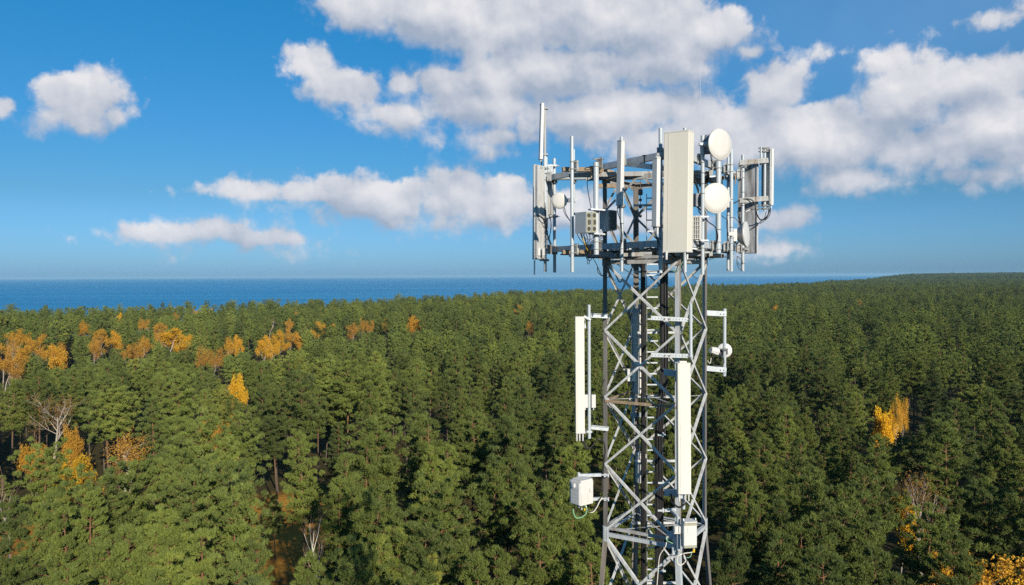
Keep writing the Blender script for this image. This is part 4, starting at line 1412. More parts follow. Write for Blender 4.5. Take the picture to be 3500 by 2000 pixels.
def ground_mat():
    m, N, L, b = mat('forest_floor')
    tc = N.new('ShaderNodeTexCoord')
    n = N.new('ShaderNodeTexNoise'); n.inputs['Scale'].default_value = 0.05; n.inputs['Detail'].default_value = 9; n.inputs['Roughness'].default_value = .65
    L.new(tc.outputs['Object'], n.inputs['Vector'])
    n2 = N.new('ShaderNodeTexNoise'); n2.inputs['Scale'].default_value = 1.1; n2.inputs['Detail'].default_value = 7; n2.inputs['Roughness'].default_value = .7
    L.new(tc.outputs['Object'], n2.inputs['Vector'])
    ad = N.new('ShaderNodeMath'); ad.operation = 'MULTIPLY_ADD'
    L.new(n2.outputs['Fac'], ad.inputs[0]); ad.inputs[1].default_value = .7
    sb = N.new('ShaderNodeMath'); sb.operation = 'MULTIPLY'
    L.new(n.outputs['Fac'], sb.inputs[0]); sb.inputs[1].default_value = .6
    L.new(sb.outputs[0], ad.inputs[2])
    cr = N.new('ShaderNodeValToRGB')
    e = cr.color_ramp.elements
    e[0].position = .38; e[0].color = (.10, .075, .02, 1)
    e[1].position = .80; e[1].color = (.50, .26, .045, 1)
    k = e.new(.56); k.color = (.32, .145, .022, 1)
    L.new(ad.outputs[0], cr.inputs[0])
    c2 = N.new('ShaderNodeValToRGB')
    e = c2.color_ramp.elements
    e[0].position = .38; e[0].color = (.022, .030, .010, 1)
    e[1].position = .80; e[1].color = (.085, .060, .022, 1)
    L.new(ad.outputs[0], c2.inputs[0])
    fac = None
    for (x, y, r) in GRASS:
        vd = N.new('ShaderNodeVectorMath'); vd.operation = 'DISTANCE'
        L.new(tc.outputs['Object'], vd.inputs[0]); vd.inputs[1].default_value = (x, y, 0)
        mr = N.new('ShaderNodeMapRange')
        L.new(vd.outputs['Value'], mr.inputs['Value'])
        mr.inputs['From Min'].default_value = r * 1.25; mr.inputs['From Max'].default_value = r * .75
        if fac is None: fac = mr.outputs[0]
        else:
            mm_ = N.new('ShaderNodeMath'); mm_.operation = 'MAXIMUM'
            L.new(fac, mm_.inputs[0]); L.new(mr.outputs[0], mm_.inputs[1]); fac = mm_.outputs[0]
    mg = N.new('ShaderNodeMix'); mg.data_type = 'RGBA'
    L.new(fac, mg.inputs['Factor']); L.new(c2.outputs[0], mg.inputs[6]); L.new(cr.outputs[0], mg.inputs[7])
    L.new(mg.outputs[2], b.inputs['Base Color'])
    b.inputs['Roughness'].default_value = .95
    b.inputs['Specular IOR Level'].default_value = .1
    bp = N.new('ShaderNodeBump'); bp.inputs['Strength'].default_value = .7; bp.inputs['Distance'].default_value = .3
    L.new(n2.outputs['Fac'], bp.inputs['Height']); L.new(bp.outputs[0], b.inputs['Normal'])
    return m


me.materials.append(ground_mat())
o = bpy.data.objects.new('ground', me)
COL.objects.link(o)
tag(o, 'brown and mossy forest floor under the pines', 'ground', kind='structure')


def sea_mat():
    m, N, L, b = mat('sea_water')
    tc = N.new('ShaderNodeTexCoord')
    mp = N.new('ShaderNodeMapping')
    mp.inputs['Rotation'].default_value = (0, 0, R(20))
    mp.inputs['Scale'].default_value = (.05, .12, 1)
    L.new(tc.outputs['Object'], mp.inputs[0])
    n = N.new('ShaderNodeTexNoise'); n.inputs['Scale'].default_value = 1.0; n.inputs['Detail'].default_value = 6; n.inputs['Roughness'].default_value = .65
    L.new(mp.outputs[0], n.inputs['Vector'])
    n2 = N.new('ShaderNodeTexNoise'); n2.inputs['Scale'].default_value = 1.0; n2.inputs['Detail'].default_value = 4
    mp2 = N.new('ShaderNodeMapping'); mp2.inputs['Rotation'].default_value = (0, 0, R(8)); mp2.inputs['Scale'].default_value = (.0007, .005, 1)
    L.new(tc.outputs['Object'], mp2.inputs[0]); L.new(mp2.outputs[0], n2.inputs['Vector'])
    cr = N.new('ShaderNodeValToRGB')
    e = cr.color_ramp.elements
    e[0].position = .35; e[0].color = (.008, .135, .33, 1)
    e[1].position = .68; e[1].color = (.05, .36, .64, 1)
    mx = N.new('ShaderNodeMath'); mx.operation = 'MULTIPLY_ADD'
    L.new(n2.outputs['Fac'], mx.inputs[0]); mx.inputs[1].default_value = .35; 
    sc_ = N.new('ShaderNodeMath'); sc_.operation = 'MULTIPLY'
    L.new(n.outputs['Fac'], sc_.inputs[0]); sc_.inputs[1].default_value = .65
    L.new(sc_.outputs[0], mx.inputs[2])
    L.new(mx.outputs[0], cr.inputs[0])
    L.new(cr.outputs[0], b.inputs['Base Color'])
    b.inputs['Roughness'].default_value = .55
    b.inputs['Specular IOR Level'].default_value = .12
    bp = N.new('ShaderNodeBump'); bp.inputs['Strength'].default_value = .9; bp.inputs['Distance'].default_value = 3.0
    L.new(n.outputs['Fac'], bp.inputs['Height']); L.new(bp.outputs[0], b.inputs['Normal'])
    return m


S = 60000.0
me = bpy.data.meshes.new('sea')
me.from_pydata([(-S, -S, SEA_Z), (S, -S, SEA_Z), (S, S, SEA_Z), (-S, S, SEA_Z)], [], [(0, 1, 2, 3)])
me.materials.append(sea_mat())
o = bpy.data.objects.new('sea', me)
COL.objects.link(o)
tag(o, 'deep blue sea reaching to the horizon', 'sea', kind='structure')

mb = MB()
zb, zt = SEA_Z - 14.0, ZC + 30.0
mb.obox((0, 0, (zb + zt) / 2), Vector((S + 500, 0, 0)), Vector((0, S + 500, 0)), Vector((0, 0, (zt - zb) / 2)))
m, N, L, b = mat('haze')
N.remove(b)
pv = N.new('ShaderNodeVolumePrincipled')
pv.inputs['Color'].default_value = (.42, .74, 1.0, 1)
pv.inputs['Density'].default_value = 0.00004
out = [n for n in N if n.type == 'OUTPUT_MATERIAL'][0]
L.new(pv.outputs[0], out.inputs['Volume'])
hz = mb.build('haze', m)
tag(hz, 'thin blue haze of the air', 'haze', kind='stuff')


# ------------------------------------------------------------------ tree meshes
def mesh_np(name, v, f_idx, fsize, mats, mat_idx=None, tone=None, smooth=None):
    me = bpy.data.meshes.new(name)
    nf = len(fsize)
    me.vertices.add(len(v)); me.loops.add(len(f_idx)); me.polygons.add(nf)
    me.vertices.foreach_set('co', np.asarray(v, np.float32).ravel())
    me.loops.foreach_set('vertex_index', np.asarray(f_idx, np.int32))
    start = np.concatenate([[0], np.cumsum(fsize)[:-1]]).astype(np.int32)
    me.polygons.foreach_set('loop_start', start)
    for m in mats: me.materials.append(m)
    if mat_idx is not None: me.polygons.foreach_set('material_index', np.asarray(mat_idx, np.int32))
    if smooth is not None: me.polygons.foreach_set('use_smooth', smooth)
    if tone is not None:
        a = me.attributes.new('tone', 'FLOAT', 'POINT')
        a.data.foreach_set('value', np.asarray(tone, np.float32))
    me.update(calc_edges=True)
    me.validate()
    return me


def unit(a):
    return a / np.maximum(np.linalg.norm(a, axis=-1, keepdims=True), 1e-6)


def blades(g, pos, axis, tone, per, length, width, spread, tipjit=.3, out=None):
    """per triangular blades at each tuft, fanned round its axis"""
    n = len(pos)
    d = unit(axis[:, None, :] + g.normal(size=(n, per, 3)) * spread)
    s = unit(np.cross(d, g.normal(size=(n, per, 3)) if out is None else out[:, None, :] + g.normal(size=(n, per, 3)) * .85))
    L_ = length * g.uniform(.65, 1.2, (n, per, 1))
    w = width * g.uniform(.7, 1.2, (n, per, 1))
    base = pos[:, None, :] + g.normal(size=(n, per, 3)) * .03
    v = np.stack([base - s * w * .5, base + s * w * .5, base + d * L_ + s * w * tipjit * g.uniform(-1, 1, (n, per, 1))], 2)
    t = np.repeat(tone, per * 3)
    return v.reshape(-1, 3), t


def limb_tris(g, a, b, r0, r1, seg=4):
    a, b = np.asarray(a), np.asarray(b)
    d = unit(b - a)
    x = unit(np.cross(d, [.3, .2, .9])); y = np.cross(d, x)
    an = np.arange(seg) * 2 * np.pi / seg
    ring = np.cos(an)[:, None] * x + np.sin(an)[:, None] * y
    v = np.concatenate([a + ring * r0, b + ring * r1])
    f = []
    for i in range(seg):
        j = (i + 1) % seg
        f += [i, j, j + seg, i + seg]
    return v, f


class Wood:
    def __init__(self): self.v, self.f, self.n = [], [], 0

    def path(self, pts, radii, seg=6):
        pts = np.asarray(pts, float)
        vs = []
        for i, p in enumerate(pts):
            d = unit(pts[min(i + 1, len(pts) - 1)] - pts[max(i - 1, 0)])
            x = unit(np.cross(d, [.31, .9, .2])); y = np.cross(d, x)
            an = np.arange(seg) * 2 * np.pi / seg
            vs.append(p + (np.cos(an)[:, None] * x + np.sin(an)[:, None] * y) * radii[i])
        o = self.n
        for i in range(len(pts) - 1):
            for k in range(seg):
                j = (k + 1) % seg
                self.f += [o + i * seg + k, o + i * seg + j, o + (i + 1) * seg + j, o + (i + 1) * seg + k]
        self.v.append(np.concatenate(vs)); self.n += len(pts) * seg

    def mesh(self, name, m):
        v = np.concatenate(self.v)
        nf = len(self.f) // 4
        return mesh_np(name, v, self.f, [4] * nf, [m], smooth=[True] * nf)


HT = 20.0        # height of every pine prototype


def make_pine(seed, kind, base, rad, lod):
    """returns (crown mesh, trunk mesh). lod 0: near, 1: middle and far"""
    g = np.random.default_rng(seed)
    w = Wood()
    bend = g.normal(size=2) * .25
    zz = np.linspace(0, HT - .4, 11)
    axis = np.stack([bend[0] * np.sin(zz / HT * 2.6), bend[1] * np.sin(zz / HT * 3.1 + .4), zz], -1)
    axis -= axis[0]
    rr = np.interp(zz / HT, [0, .05, .5, .85, 1], [.24, .19, .14, .07, .02])
    w.path(axis, rr, 7 if lod == 0 else 5)

    def ax(z): return np.array([np.interp(z, zz, axis[:, 0]), np.interp(z, zz, axis[:, 1]), z])

    def prof(t):        # crown radius along the crown, t = 0 at the base, 1 at the top
        if kind == 'cone': return rad * (.04 + 1.05 * (1 - t) ** 1.12) * min(1, .55 + t * 4)
        if kind == 'round': return rad * (max(0, 1 - (t * 1.02) ** 2.6)) ** .6 * min(1, .55 + t * 1.8)
        if kind == 'ovoid': return rad * (.05 + 1.05 * (1 - t) ** .85) * min(1, .45 + t * 2.6)
        return rad * (max(0, 1 - (t * 1.0) ** 3.2)) ** .7 * (.75 + .35 * math.sin(t * 9 + seed))   # irregular
    L_c = HT - base
    clumps = []
    z = base
    step = .82 if lod == 0 else 1.1
    while z < HT - .3:
        t = (z - base) / L_c
        nb = int(g.integers(4, 7)) if t < .85 else 3
        a0 = g.uniform(0, 6.28)
        for k in range(nb):
            if g.random() < (.2 if kind == 'irregular' else .07): continue
            a = a0 + k * 6.28 / nb + g.normal() * .25
            ln = max(.3, prof(t) * g.uniform(.62, 1.15))
            rise = ln * (np.interp(t, [0, .35, .8, 1], [.05, .25, .65, 1.3]) + g.normal() * .1)
            s = ax(min(z + g.normal() * .15, HT - .5))
            dirv = np.array([math.cos(a), math.sin(a), 0.0])
            tip = s + dirv * ln + np.array([0, 0, rise])
            mid = s + dirv * ln * .55 + np.array([0, 0, rise * .35])
            if lod == 0:
                w.path([s, mid, tip], [.04, .025, .01], 4)
            n_c = 1 + int(ln > .8) + int(ln > 1.6) + int(ln > 2.4) + int(ln > 3.2)
            tone = g.random()
            for q in range(n_c):
                f = 1 - .36 * q * g.uniform(.85, 1.1)
                lat = np.array([-dirv[1], dirv[0], 0]) * g.normal() * .28 * (1 + q * .6)
                p = s + (tip - s) * f + lat + np.array([0, 0, -.10 * (1 - f) * ln])
                size = g.uniform(.36, .64) * (1.0 if ln > .9 else .75)
                clumps.append((p, size, dirv, tone, t))
        z += step * g.uniform(.85, 1.15)
    clumps.append((ax(HT - .6) + np.array([0, 0, .2]), .42, np.array([0, 0, 1.0]), .8, 1))
    P, A, T, O = [], [], [], []
    nt = 24 if lod == 0 else 10
    for (p, size, dirv, tone, t) in clumps:
        o = unit(g.normal(size=(nt, 3))) * g.uniform(.35, 1, (nt, 1)) * np.array([.95, .95, .7]) * size
        o[:, 2] = np.abs(o[:, 2]) * np.where(g.random(nt) < .25, -1, 1) 
        up = np.array([0, 0, 1.0]) * (.85 + .4 * t) + dirv * .5
        a = unit(o / size * .40 + up)
        P.append(p + o); A.append(a)
        O.append(unit(o / size * .9 + dirv * .7 + np.array([0, 0, .45])))
        T.append(np.clip(tone * .6 + g.random(nt) * .4, 0, 1))
    P, A, T, O = np.concatenate(P), np.concatenate(A), np.concatenate(T), np.concatenate(O)
    if lod == 0:
        v, tn = blades(g, P, A, T, 11, .36, .055, .46, out=O)
    else:
        v, tn = blades(g, P, A, T, 5, .50, .17, .50, out=O)
    n = len(v) // 3
    crown = mesh_np('crown', v, np.arange(len(v)), [3] * n, [M['needles']], tone=tn)
    return crown, w.mesh('trunk', M['pine_bark'])


PINES = []     # (kind word, crown0, trunk0, crown1, trunk1, crown radius)
SPEC = [('cone', 8.5, 4.2), ('ovoid', 9.0, 4.1), ('round', 11.5, 4.2), ('cone', 8.0, 4.8), ('irregular', 10.5, 4.2), ('ovoid', 10.0, 3.6), ('round', 11.5, 4.0), ('cone', 9.0, 3.4)]
for i, (k, b0, rad) in enumerate(SPEC):
    c0, t0 = make_pine(100 + i, k, b0, rad, 0)
    c1, t1 = make_pine(100 + i, k, b0, rad, 1)
    PINES.append((k, c0, t0, c1, t1, rad))


def make_leafy(seed, H, crown_r, base, leaves, lean=0.0, multi=1, leaf=.22, spread=.5, up=1.0, bark='birch_bark', r0=.17, low_leaves=False, dense=False):
    """deciduous tree: trunk with forked limbs, loose leaves (leaves = number per twig end, 0 = bare)"""
    g = np.random.default_rng(seed)
    w, tw = Wood(), Wood()
    ends = []

    def grow(p, d, ln, r, depth):
        pts, rad = [p], [r]
        q = p.copy()
        n = 4
        for i in range(n):
            d = unit(d + g.normal(size=3) * .13 + np.array([0, 0, .10 * up]))
            q = q + d * ln / n
            pts.append(q.copy()); rad.append(r * (1 - .55 * (i + 1) / n))
        (w if depth < 2 else tw).path(pts, rad, 6 if depth == 0 else (4 if depth < 2 else 3))
        if depth >= 3:
            ends.append((q, d)); ends.append((pts[2], d))
            return
        nb = {0: 10, 1: 6, 2: 5}[depth] if dense else {0: 7, 1: 5, 2: 4}[depth]
        for k in range(nb):
            f = .35 + .65 * (k + .6) / nb
            i = min(n - 1, int(f * n))
            s = pts[i] + (pts[i + 1] - pts[i]) * (f * n - i)
            a = g.uniform(0, 6.28)
            side = unit(np.cross(d, [math.cos(a), math.sin(a), .2]))
            dd = unit(d * g.uniform(.6, 1.0) + side * spread * g.uniform(.8, 1.4))
            grow(s, dd, ln * g.uniform(.38, .58), rad[i] * .55, depth + 1)
    for k in range(multi):
        a = k * 6.28 / multi + g.uniform(0, 1)
        ll = lean if multi == 1 else lean + .25
        d0 = unit(np.array([math.cos(a) * ll, math.sin(a) * ll, 1.0]))
        b0 = np.array([math.cos(a) * .2 * (multi > 1), math.sin(a) * .2 * (multi > 1), 0.0])
        b1 = b0 + d0 * base
        w.path([b0, (b0 + b1) / 2 + g.normal(size=3) * .1, b1], [r0 * 1.2, r0 * 1.02, r0], 7)
        grow(b1, d0, (H - base) * .72, r0, 0)
    trunk = w.mesh('trunk', M[bark])
    twig = tw.mesh('branches', M['twigs'] if bark != 'birch_bark' or leaves == 0 else M[bark])
    crown = None
    if leaves:
        E = np.array([e[0] for e in ends]); D = np.array([e[1] for e in ends])
        if low_leaves:
            keep = E[:, 2] < np.quantile(E[:, 2], .34)
            E, D = E[keep], D[keep]
        n = len(E)
        P = (E[:, None, :] + g.normal(size=(n, leaves, 3)) * np.array([.38, .38, .42]) - np.array([0, 0, .15])).reshape(-1, 3)
        A = unit(np.repeat(D, leaves, 0) * .3 + g.normal(size=P.shape) + np.array([0, 0, -.3]))
        T = np.repeat(g.random(n), leaves) * .6 + g.random(len(P)) * .4
        v, tn = blades(g, P, A, T, 2, leaf, leaf * .8, .8, .2)
        crown = mesh_np('crown', v, np.arange(len(v)), [3] * (len(v) // 3), [M['leaves']], tone=tn)
    return crown, trunk, twig


BIRCH = [make_leafy(201, 18, 3, 4.5, 12, .06, 1, .26, .38, 1.2, 'birch_bark', .15), make_leafy(202, 18, 3, 4.0, 15, .1, 1, .28, .45, 1.2, 'birch_bark', .15), make_leafy(203, 17, 3, 5, 11, .05, 2, .24, .45, 1, 'birch_bark', .11),
         make_leafy(204, 16, 3, 3.5, 17, .08, 1, .3, .45, 1.2, 'birch_bark', .15)]
BARE = [make_leafy(211, 17, 3, 6, 0, .08, 1, .2, .4, 1.1, 'birch_bark', .2), make_leafy(212, 17, 3, 6, 3, .05, 1, .18, .38, 1.1, 'birch_bark', .22)]
WHITE_BARE = make_leafy(213, 17, 3, 9.5, 0, .06, 1, .2, .30, 1.4, 'white_bark', .15)
OLD = make_leafy(221, 19, 5, 5, 2, .05, 1, .20, .5, 1.2, 'birch_bark', .24, False, True)
GNARL = make_leafy(222, 16, 5, 7.5, 3, .10, 2, .24, .85, .8, 'white_bark', .24)
BUSH = make_leafy(231, 9, 3, 1.2, 8, .1, 3, .28, .6, 1, 'grey_bark', .08)

# ------------------------------------------------------------------ planting
taken = []          # (x, y, radius) of trees already standing
pines = []          # dict per pine


def apex_to_xy(x, y, H, guess=0.0):
    """ground position of a tree of height H whose top shows at (x, y) of the 2548-wide photo"""
    d = cam_dir(x * K, y * K)
    h = guess
    for _ in range(6):
        s = (ZC - (h + H)) / -d.z
        px, py = d.x * s, d.y * s
        h = float(land_h(px, py))
    return px, py, h


# tops of the nearest pines: x, y in the photo, prototype, height, width factor, hue, brightness
NEAR = [
    (102, 1116, 2, 19.0, 1.1, .5, 1.1), (120, 1223, 3, 19, 1.15, .55, 1.1), (162, 1256, 0, 18.5, 1.0, .5, 1.05), (39, 1244, 1, 18.5, 1.1, .3, .95), (216, 1226, 5, 19, 1.0, .55, 1.1),
    (258, 1187, 2, 19, 1.2, .4, 1.0), (339, 1158, 6, 19.0, 1.1, .35, 1.0), (402, 1145, 1, 19, 1.1, .5, 1.05), (456, 1133, 2, 19, 1.1, .45, 1.05), (486, 1184, 2, 19, 1.2, .55, 1.1),
    (570, 1163, 6, 19, 1.1, .4, 1.0), (510, 1049, 2, 20, 1.3, .5, 1.1), (600, 1040, 6, 20, 1.1, .35, 1.0), (564, 1091, 1, 19, 1.0, .5, 1.1), (566, 1226, 2, 18.5, 1.1, .55, 1.1),
    (405, 1265, 1, 18.5, 1.1, .55, 1.1), (480, 1319, 0, 18, 1.1, .6, 1.1), (432, 1283, 5, 18, 1.0, .5, 1.05), (264, 1322, 1, 17.5, 1.05, .6, 1.1), (384, 1316, 3, 17.5, 1.0, .5, 1.1),
    (330, 1307, 0, 18, 1.0, .55, 1.1), (420, 1373, 5, 17.5, 1.1, .6, 1.1), (652, 1352, 5, 16.5, .9, .35, .9), (615, 1394, 1, 17, 1.2, .5, 1.1), (399, 1412, 3, 17, 1.0, .55, 1.1),
    (165, 1418, 1, 17, 1.1, .55, 1.1), (752, 1379, 5, 17, .95, .35, .95), (953, 1046, 2, 20.5, 1.35, .35, .95), (908, 1088, 0, 19, 1.0, .4, 1.0), (857, 1127, 0, 19, 1.0, .55, 1.05),
    (842, 1196, 1, 17.0, 1.05, .45, 1.0), (752, 1073, 1, 19.5, .95, .45, 1.05), (1040, 1031, 5, 20, 1.0, .65, 1.05), (1085, 1109, 3, 19.5, 1.1, .7, 1.1), (1123, 1107, 0, 19, 1.0, .75, 1.1),
    (1184, 1028, 1, 20, 1.25, .5, 1.0), (1097, 1205, 2, 19, 1.25, .4, 1.0), (1262, 1037, 5, 19.5, 1.0, .3, .95), (1307, 1064, 1, 20, 1.1, .55, 1.0), (1268, 1139, 2, 19, 1.2, .5, .95),
    (1222, 1163, 5, 18.5, 1.0, .6, 1.05), (1352, 1223, 2, 18.5, 1.1, .55, 1.0), (1412, 1181, 3, 19, 1.0, .4, .95), (932, 1214, 1, 18.5, 1.3, .35, 1.0), (1337, 1298, 1, 18, 1.25, .45, .9),
    (995, 1313, 5, 17.5, .95, .65, 1.05), (942, 1331, 3, 17.5, 1.2, .6, 1.05), (1061, 1313, 6, 17.5, 1.2, .35, .95), (1192, 1379, 0, 17, 1.1, .6, 1.0), (1240, 1352, 3, 17.5, 1.15, .45, .95),
    (1082, 1373, 7, 16, .8, .95, 1.1), (881, 1385, 2, 17, 1.15, .35, 1.05), (773, 1409, 7, 16, .9, .5, 1.05), (830, 1433, 0, 16, .9, .5, 1.0), (1028, 1430, 1, 17, 1.1, .5, 1.0),
    (1850, 1163, 5, 19, .95, .5, .95), (1913, 1088, 0, 19.5, 1.0, .4, .9), (1988, 1088, 3, 19.5, 1.1, .3, .9), (2012, 1166, 1, 19, 1.25, .45, 1.0), (2180, 1079, 3, 19.5, 1.2, .55, 1.0),
    (2159, 1166, 4, 19, 1.1, .3, .95), (2090, 1211, 5, 18.5, 1.05, .45, .95), (1940, 1244, 0, 18, 1.0, .4, .9), (1880, 1235, 1, 18, 1.0, .45, .9), (2408, 1211, 0, 18.5, 1.05, .4, .9),
    (2375, 1211, 7, 18.5, .95, .35, .9), (2477, 1052, 7, 20, .9, .5, .95), (2519, 1058, 0, 20, .9, .5, .95), (2453, 1184, 3, 19, 1.2, .45, 1.0), (2330, 1031, 1, 20, 1.2, .3, .9),
    (1925, 1322, 3, 17.5, 1.25, .4, 1.0), (1832, 1334, 1, 17.5, 1.0, .2, .8), (1997, 1307, 5, 17.5, 1.0, .4, .9), (2042, 1322, 1, 17.5, 1.0, .45, .95), (2198, 1364, 0, 17, 1.1, .45, .95),
    (2312, 1280, 2, 18, 1.2, .6, 1.05), (2246, 1436, 1, 17, 1.1, .4, .9), (2492, 1229, 2, 18.5, 1.1, .4, .95), (2380, 1330, 1, 17.5, 1.1, .45, .95), (2120, 1275, 6, 18, 1.2, .4, .95),
]
for (x, y, v, H, wf, hue, br) in NEAR:
    px, py, h = apex_to_xy(x, y, H)
    wf *= .84
    pines.append(dict(x=px, y=py, z=h, H=H, w=wf, v=v, hue=hue, br=br, rot=random.uniform(0, 6.28)))
    taken.append((px, py, 2.0 * wf))
# small young pine standing in the clearing
cx_, cy_, ch_ = apex_to_xy(684, 1229, 9)
young = dict(x=cx_, y=cy_, z=ch_, H=9, w=1.0, v=0, hue=.45, br=1.0, rot=1.0)
taken.append((cx_, cy_, 3.0))

# broadleaved trees: x, y of the top, H, prototype, hue, brightness, scale of the width, label
G_ORANGE = 'orange birches in the left middle distance'
LEAFY = [
    (128, 962, 18, ('old', OLD), -.05, .6, 1.35, 'big pale tree with bare spreading twigs above orange bushes, at the left side'),
    (320, 1062, 15, ('gnarl', GNARL), .32, .85, 1.0, 'loose orange tree with pale limbs, right of the big bare tree at the left'),
    (812, 1256, 18, ('bare', WHITE_BARE), .4, 1.0, 1.0, 'leafless birch with forked white stems beside the brown gap, lower middle'),
    (1000, 1282, 12, ('birch', BIRCH[2]), .35, .9, .8, 'thin orange birch squeezed between pines right of the leafless white birch'),
    (2236, 962, 18, ('birch', BIRCH[2]), .72, 1.05, .32, 'tall pale trunked golden birch, right of the tower'),
    (2204, 1008, 13, ('bush', BUSH), .95, 1.15, .6, 'bright yellow bushy tree just left of the tall golden birch'),
    (2240, 1222, 13, ('birch', BIRCH[3]), .85, 1.1, .75, 'small bright yellow tree left of the leafless brown birch, lower right'),
    (2300, 1150, 17.5, ('bare', BARE[1]), -.1, .55, 1.1, 'brown nearly leafless birch with a white trunk, lower right'),
    (2490, 1362, 16, ('birch', BIRCH[1]), .65, 1.05, .9, 'golden birch at the lower right corner, left of two'),
    (2535, 1352, 16, ('birch', BIRCH[0]), .55, 1.0, .9, 'golden birch at the lower right corner, right of two'),
    (84, 1092, 11, ('bush', BUSH), .38, .8, .6, 'low orange bush at the foot of the big bare tree, on its left'),
    (178, 1050, 13, ('bush', BUSH), .42, .8, .42, 'slim orange tree close against the right side of the big bare tree'),
    (15, 1125, 17, ('bare', BARE[0]), .3, .6, 1.0, 'grey leafless tree at the left edge'),
    (185, 1120, 13, ('bush', BUSH), .75, .7, .7, 'yellow green bush tree in the gap right of the big bare tree'),
    (185, 1165, 8, ('bush', BUSH), .3, .8, 1.0, 'low orange bush deep in the gap below the big bare tree'),
    (590, 920, 15, ('bush', BUSH), .6, 1.0, .42, 'orange tree alone among pines, half hidden, left of centre'),
    (552, 1024, 14, ('birch', BIRCH[2]), .4, .9, .7, 'slim dull orange birch alone among pines, left of centre and nearer'),
    (425, 812, 18, ('birch', BIRCH[3]), .5, 1.0, 1.5, 'broadest orange birch of the left middle distance'),
    (405, 800, 19, ('birch', BIRCH[1]), .45, .95, 1.0, 'tall orange birch behind the broadest orange birch'),
    (455, 826, 17, ('birch', BIRCH[1]), .5, 1.0, 1.0, 'orange birch at the right side of the broadest orange birch'),
    (298, 775, 19, ('birch', BIRCH[3]), .65, 1.05, .6, 'narrow tall golden birch standing up against the dark pines, far left'),
    (440, 775, 18, ('birch', BIRCH[0]), .35, .9, 1.0, 'brownish orange round birch behind the orange birch clump'),
    (405, 768, 17, ('birch', BIRCH[1]), .40, .9, .8, None), (432, 764, 18, ('birch', BIRCH[0]), .40, .95, .8, None), (455, 762, 18, ('birch', BIRCH[3]), .45, .95, .8, None), (490, 764, 18, ('birch', BIRCH[2]), .40, .9, .8, None), (530, 765, 17, ('birch', BIRCH[0]), .45, .95, .7, None),
    (210, 792, 18, ('birch', BIRCH[2]), .3, .9, .8, None), (48, 815, 19, ('birch', BIRCH[0]), .35, .95, 1.0, None), (100, 828, 18, ('birch', BIRCH[1]), .4, .95, .9, None),
    (8, 852, 18, ('birch', BIRCH[1]), .4, .95, 1.1, None), (132, 850, 18, ('birch', BIRCH[3]), .45, 1.0, .9, None), (165, 848, 17, ('birch', BIRCH[0]), .4, .95, 1.0, None), (20, 870, 18, ('birch', BIRCH[0]), .35, .9, 1.0, None),
    (225, 838, 17, ('birch', BIRCH[0]), .3, .9, .7, None), (258, 815, 18, ('birch', BIRCH[1]), .4, .95, .9, None), (282, 818, 17, ('birch', BIRCH[3]), .5, 1.0, .8, None), (330, 838, 17, ('birch', BIRCH[2]), .35, .9, .8, None), (350, 832, 16, ('birch', BIRCH[0]), .4, .95, .7, None),
    (515, 850, 18, ('birch', BIRCH[2]), .25, .8, .8, None), (560, 835, 17, ('birch', BIRCH[0]), .4, .95, .7, None), (592, 828, 17, ('birch', BIRCH[3]), .55, 1.0, .6, None),
    (655, 830, 18, ('birch', BIRCH[3]), .55, 1.0, .8, 'golden orange birch left of centre, its leaves reaching lower than its neighbours'), (668, 842, 17, ('birch', BIRCH[1]), .5, 1.0, .7, None), (690, 818, 18, ('birch', BIRCH[1]), .45, .95, .9, None), (715, 815, 18, ('birch', BIRCH[0]), .45, .95, .9, None), (735, 825, 17, ('birch', BIRCH[3]), .5, 1.0, .8, None),
    (793, 798, 19, ('birch', BIRCH[1]), .5, 1.0, 1.1, 'round orange birch standing alone, right of the golden clump left of centre'),
    (880, 800, 18, ('birch', BIRCH[0]), .35, .9, .8, None), (908, 786, 18, ('birch', BIRCH[2]), .35, .9, .7, None), (955, 791, 18, ('birch', BIRCH[0]), .4, .95, .9, None), (1033, 782, 19, ('birch', BIRCH[3]), .4, .95, .9, 'orange birch farthest right of the birches left of the tower'),
    (670, 784, 18, ('bare', BARE[0]), .3, .6, .8, None), (720, 790, 18, ('birch', BIRCH[0]), .5, 1.0, .6, None), (740, 765, 17, ('birch', BIRCH[2]), .45, .95, .5, None), (355, 785, 18, ('birch', BIRCH[2]), .35, .9, .6, None),
    (30, 838, 18, ('bare', BARE[1]), .3, .7, .7, None), (5, 835, 18, ('bare', BARE[0]), .3, .6, .8, None),
    (1160, 744, 17, ('birch', BIRCH[0]), .35, .95, .9, 'tiny orange tree near the shore, left of the tower'), (1290, 757, 17, ('birch', BIRCH[1]), .35, .9, .9, 'tiny orange tree far off, just left of the tower head'),
    (1310, 796, 17, ('birch', BIRCH[0]), .3, .9, .8, 'faint orange tree among the pines left of the tower shaft'), (2458, 736, 17, ('birch', BIRCH[1]), .3, 1.0, 1.2, 'tiny orange tree far off near the right edge'),
    (1932, 757, 17, ('birch', BIRCH[3]), .4, 1.0, .8, 'tiny orange tree far off right of the tower, nearer one'), (1928, 728, 17, ('birch', BIRCH[1]), .3, .95, .8, 'tiny orange tree far off right of the tower, farther one'),
    (2140, 745, 17, ('birch', BIRCH[1]), .2, .85, .8, None), (2190, 708, 17, ('birch', BIRCH[1]), .15, .9, 1.6, None), (2205, 708, 17, ('birch', BIRCH[0]), .15, .9, 1.6, None), (2222, 708, 17, ('birch', BIRCH[1]), .2, .95, 1.6, None), (2236, 709, 17, ('birch', BIRCH[3]), .2, .9, 1.6, None), (2125, 699, 17, ('birch', BIRCH[0]), .1, .8, 1.4, None), (2150, 697, 17, ('birch', BIRCH[1]), .1, .8, 1.4, None),
]
leafy = []
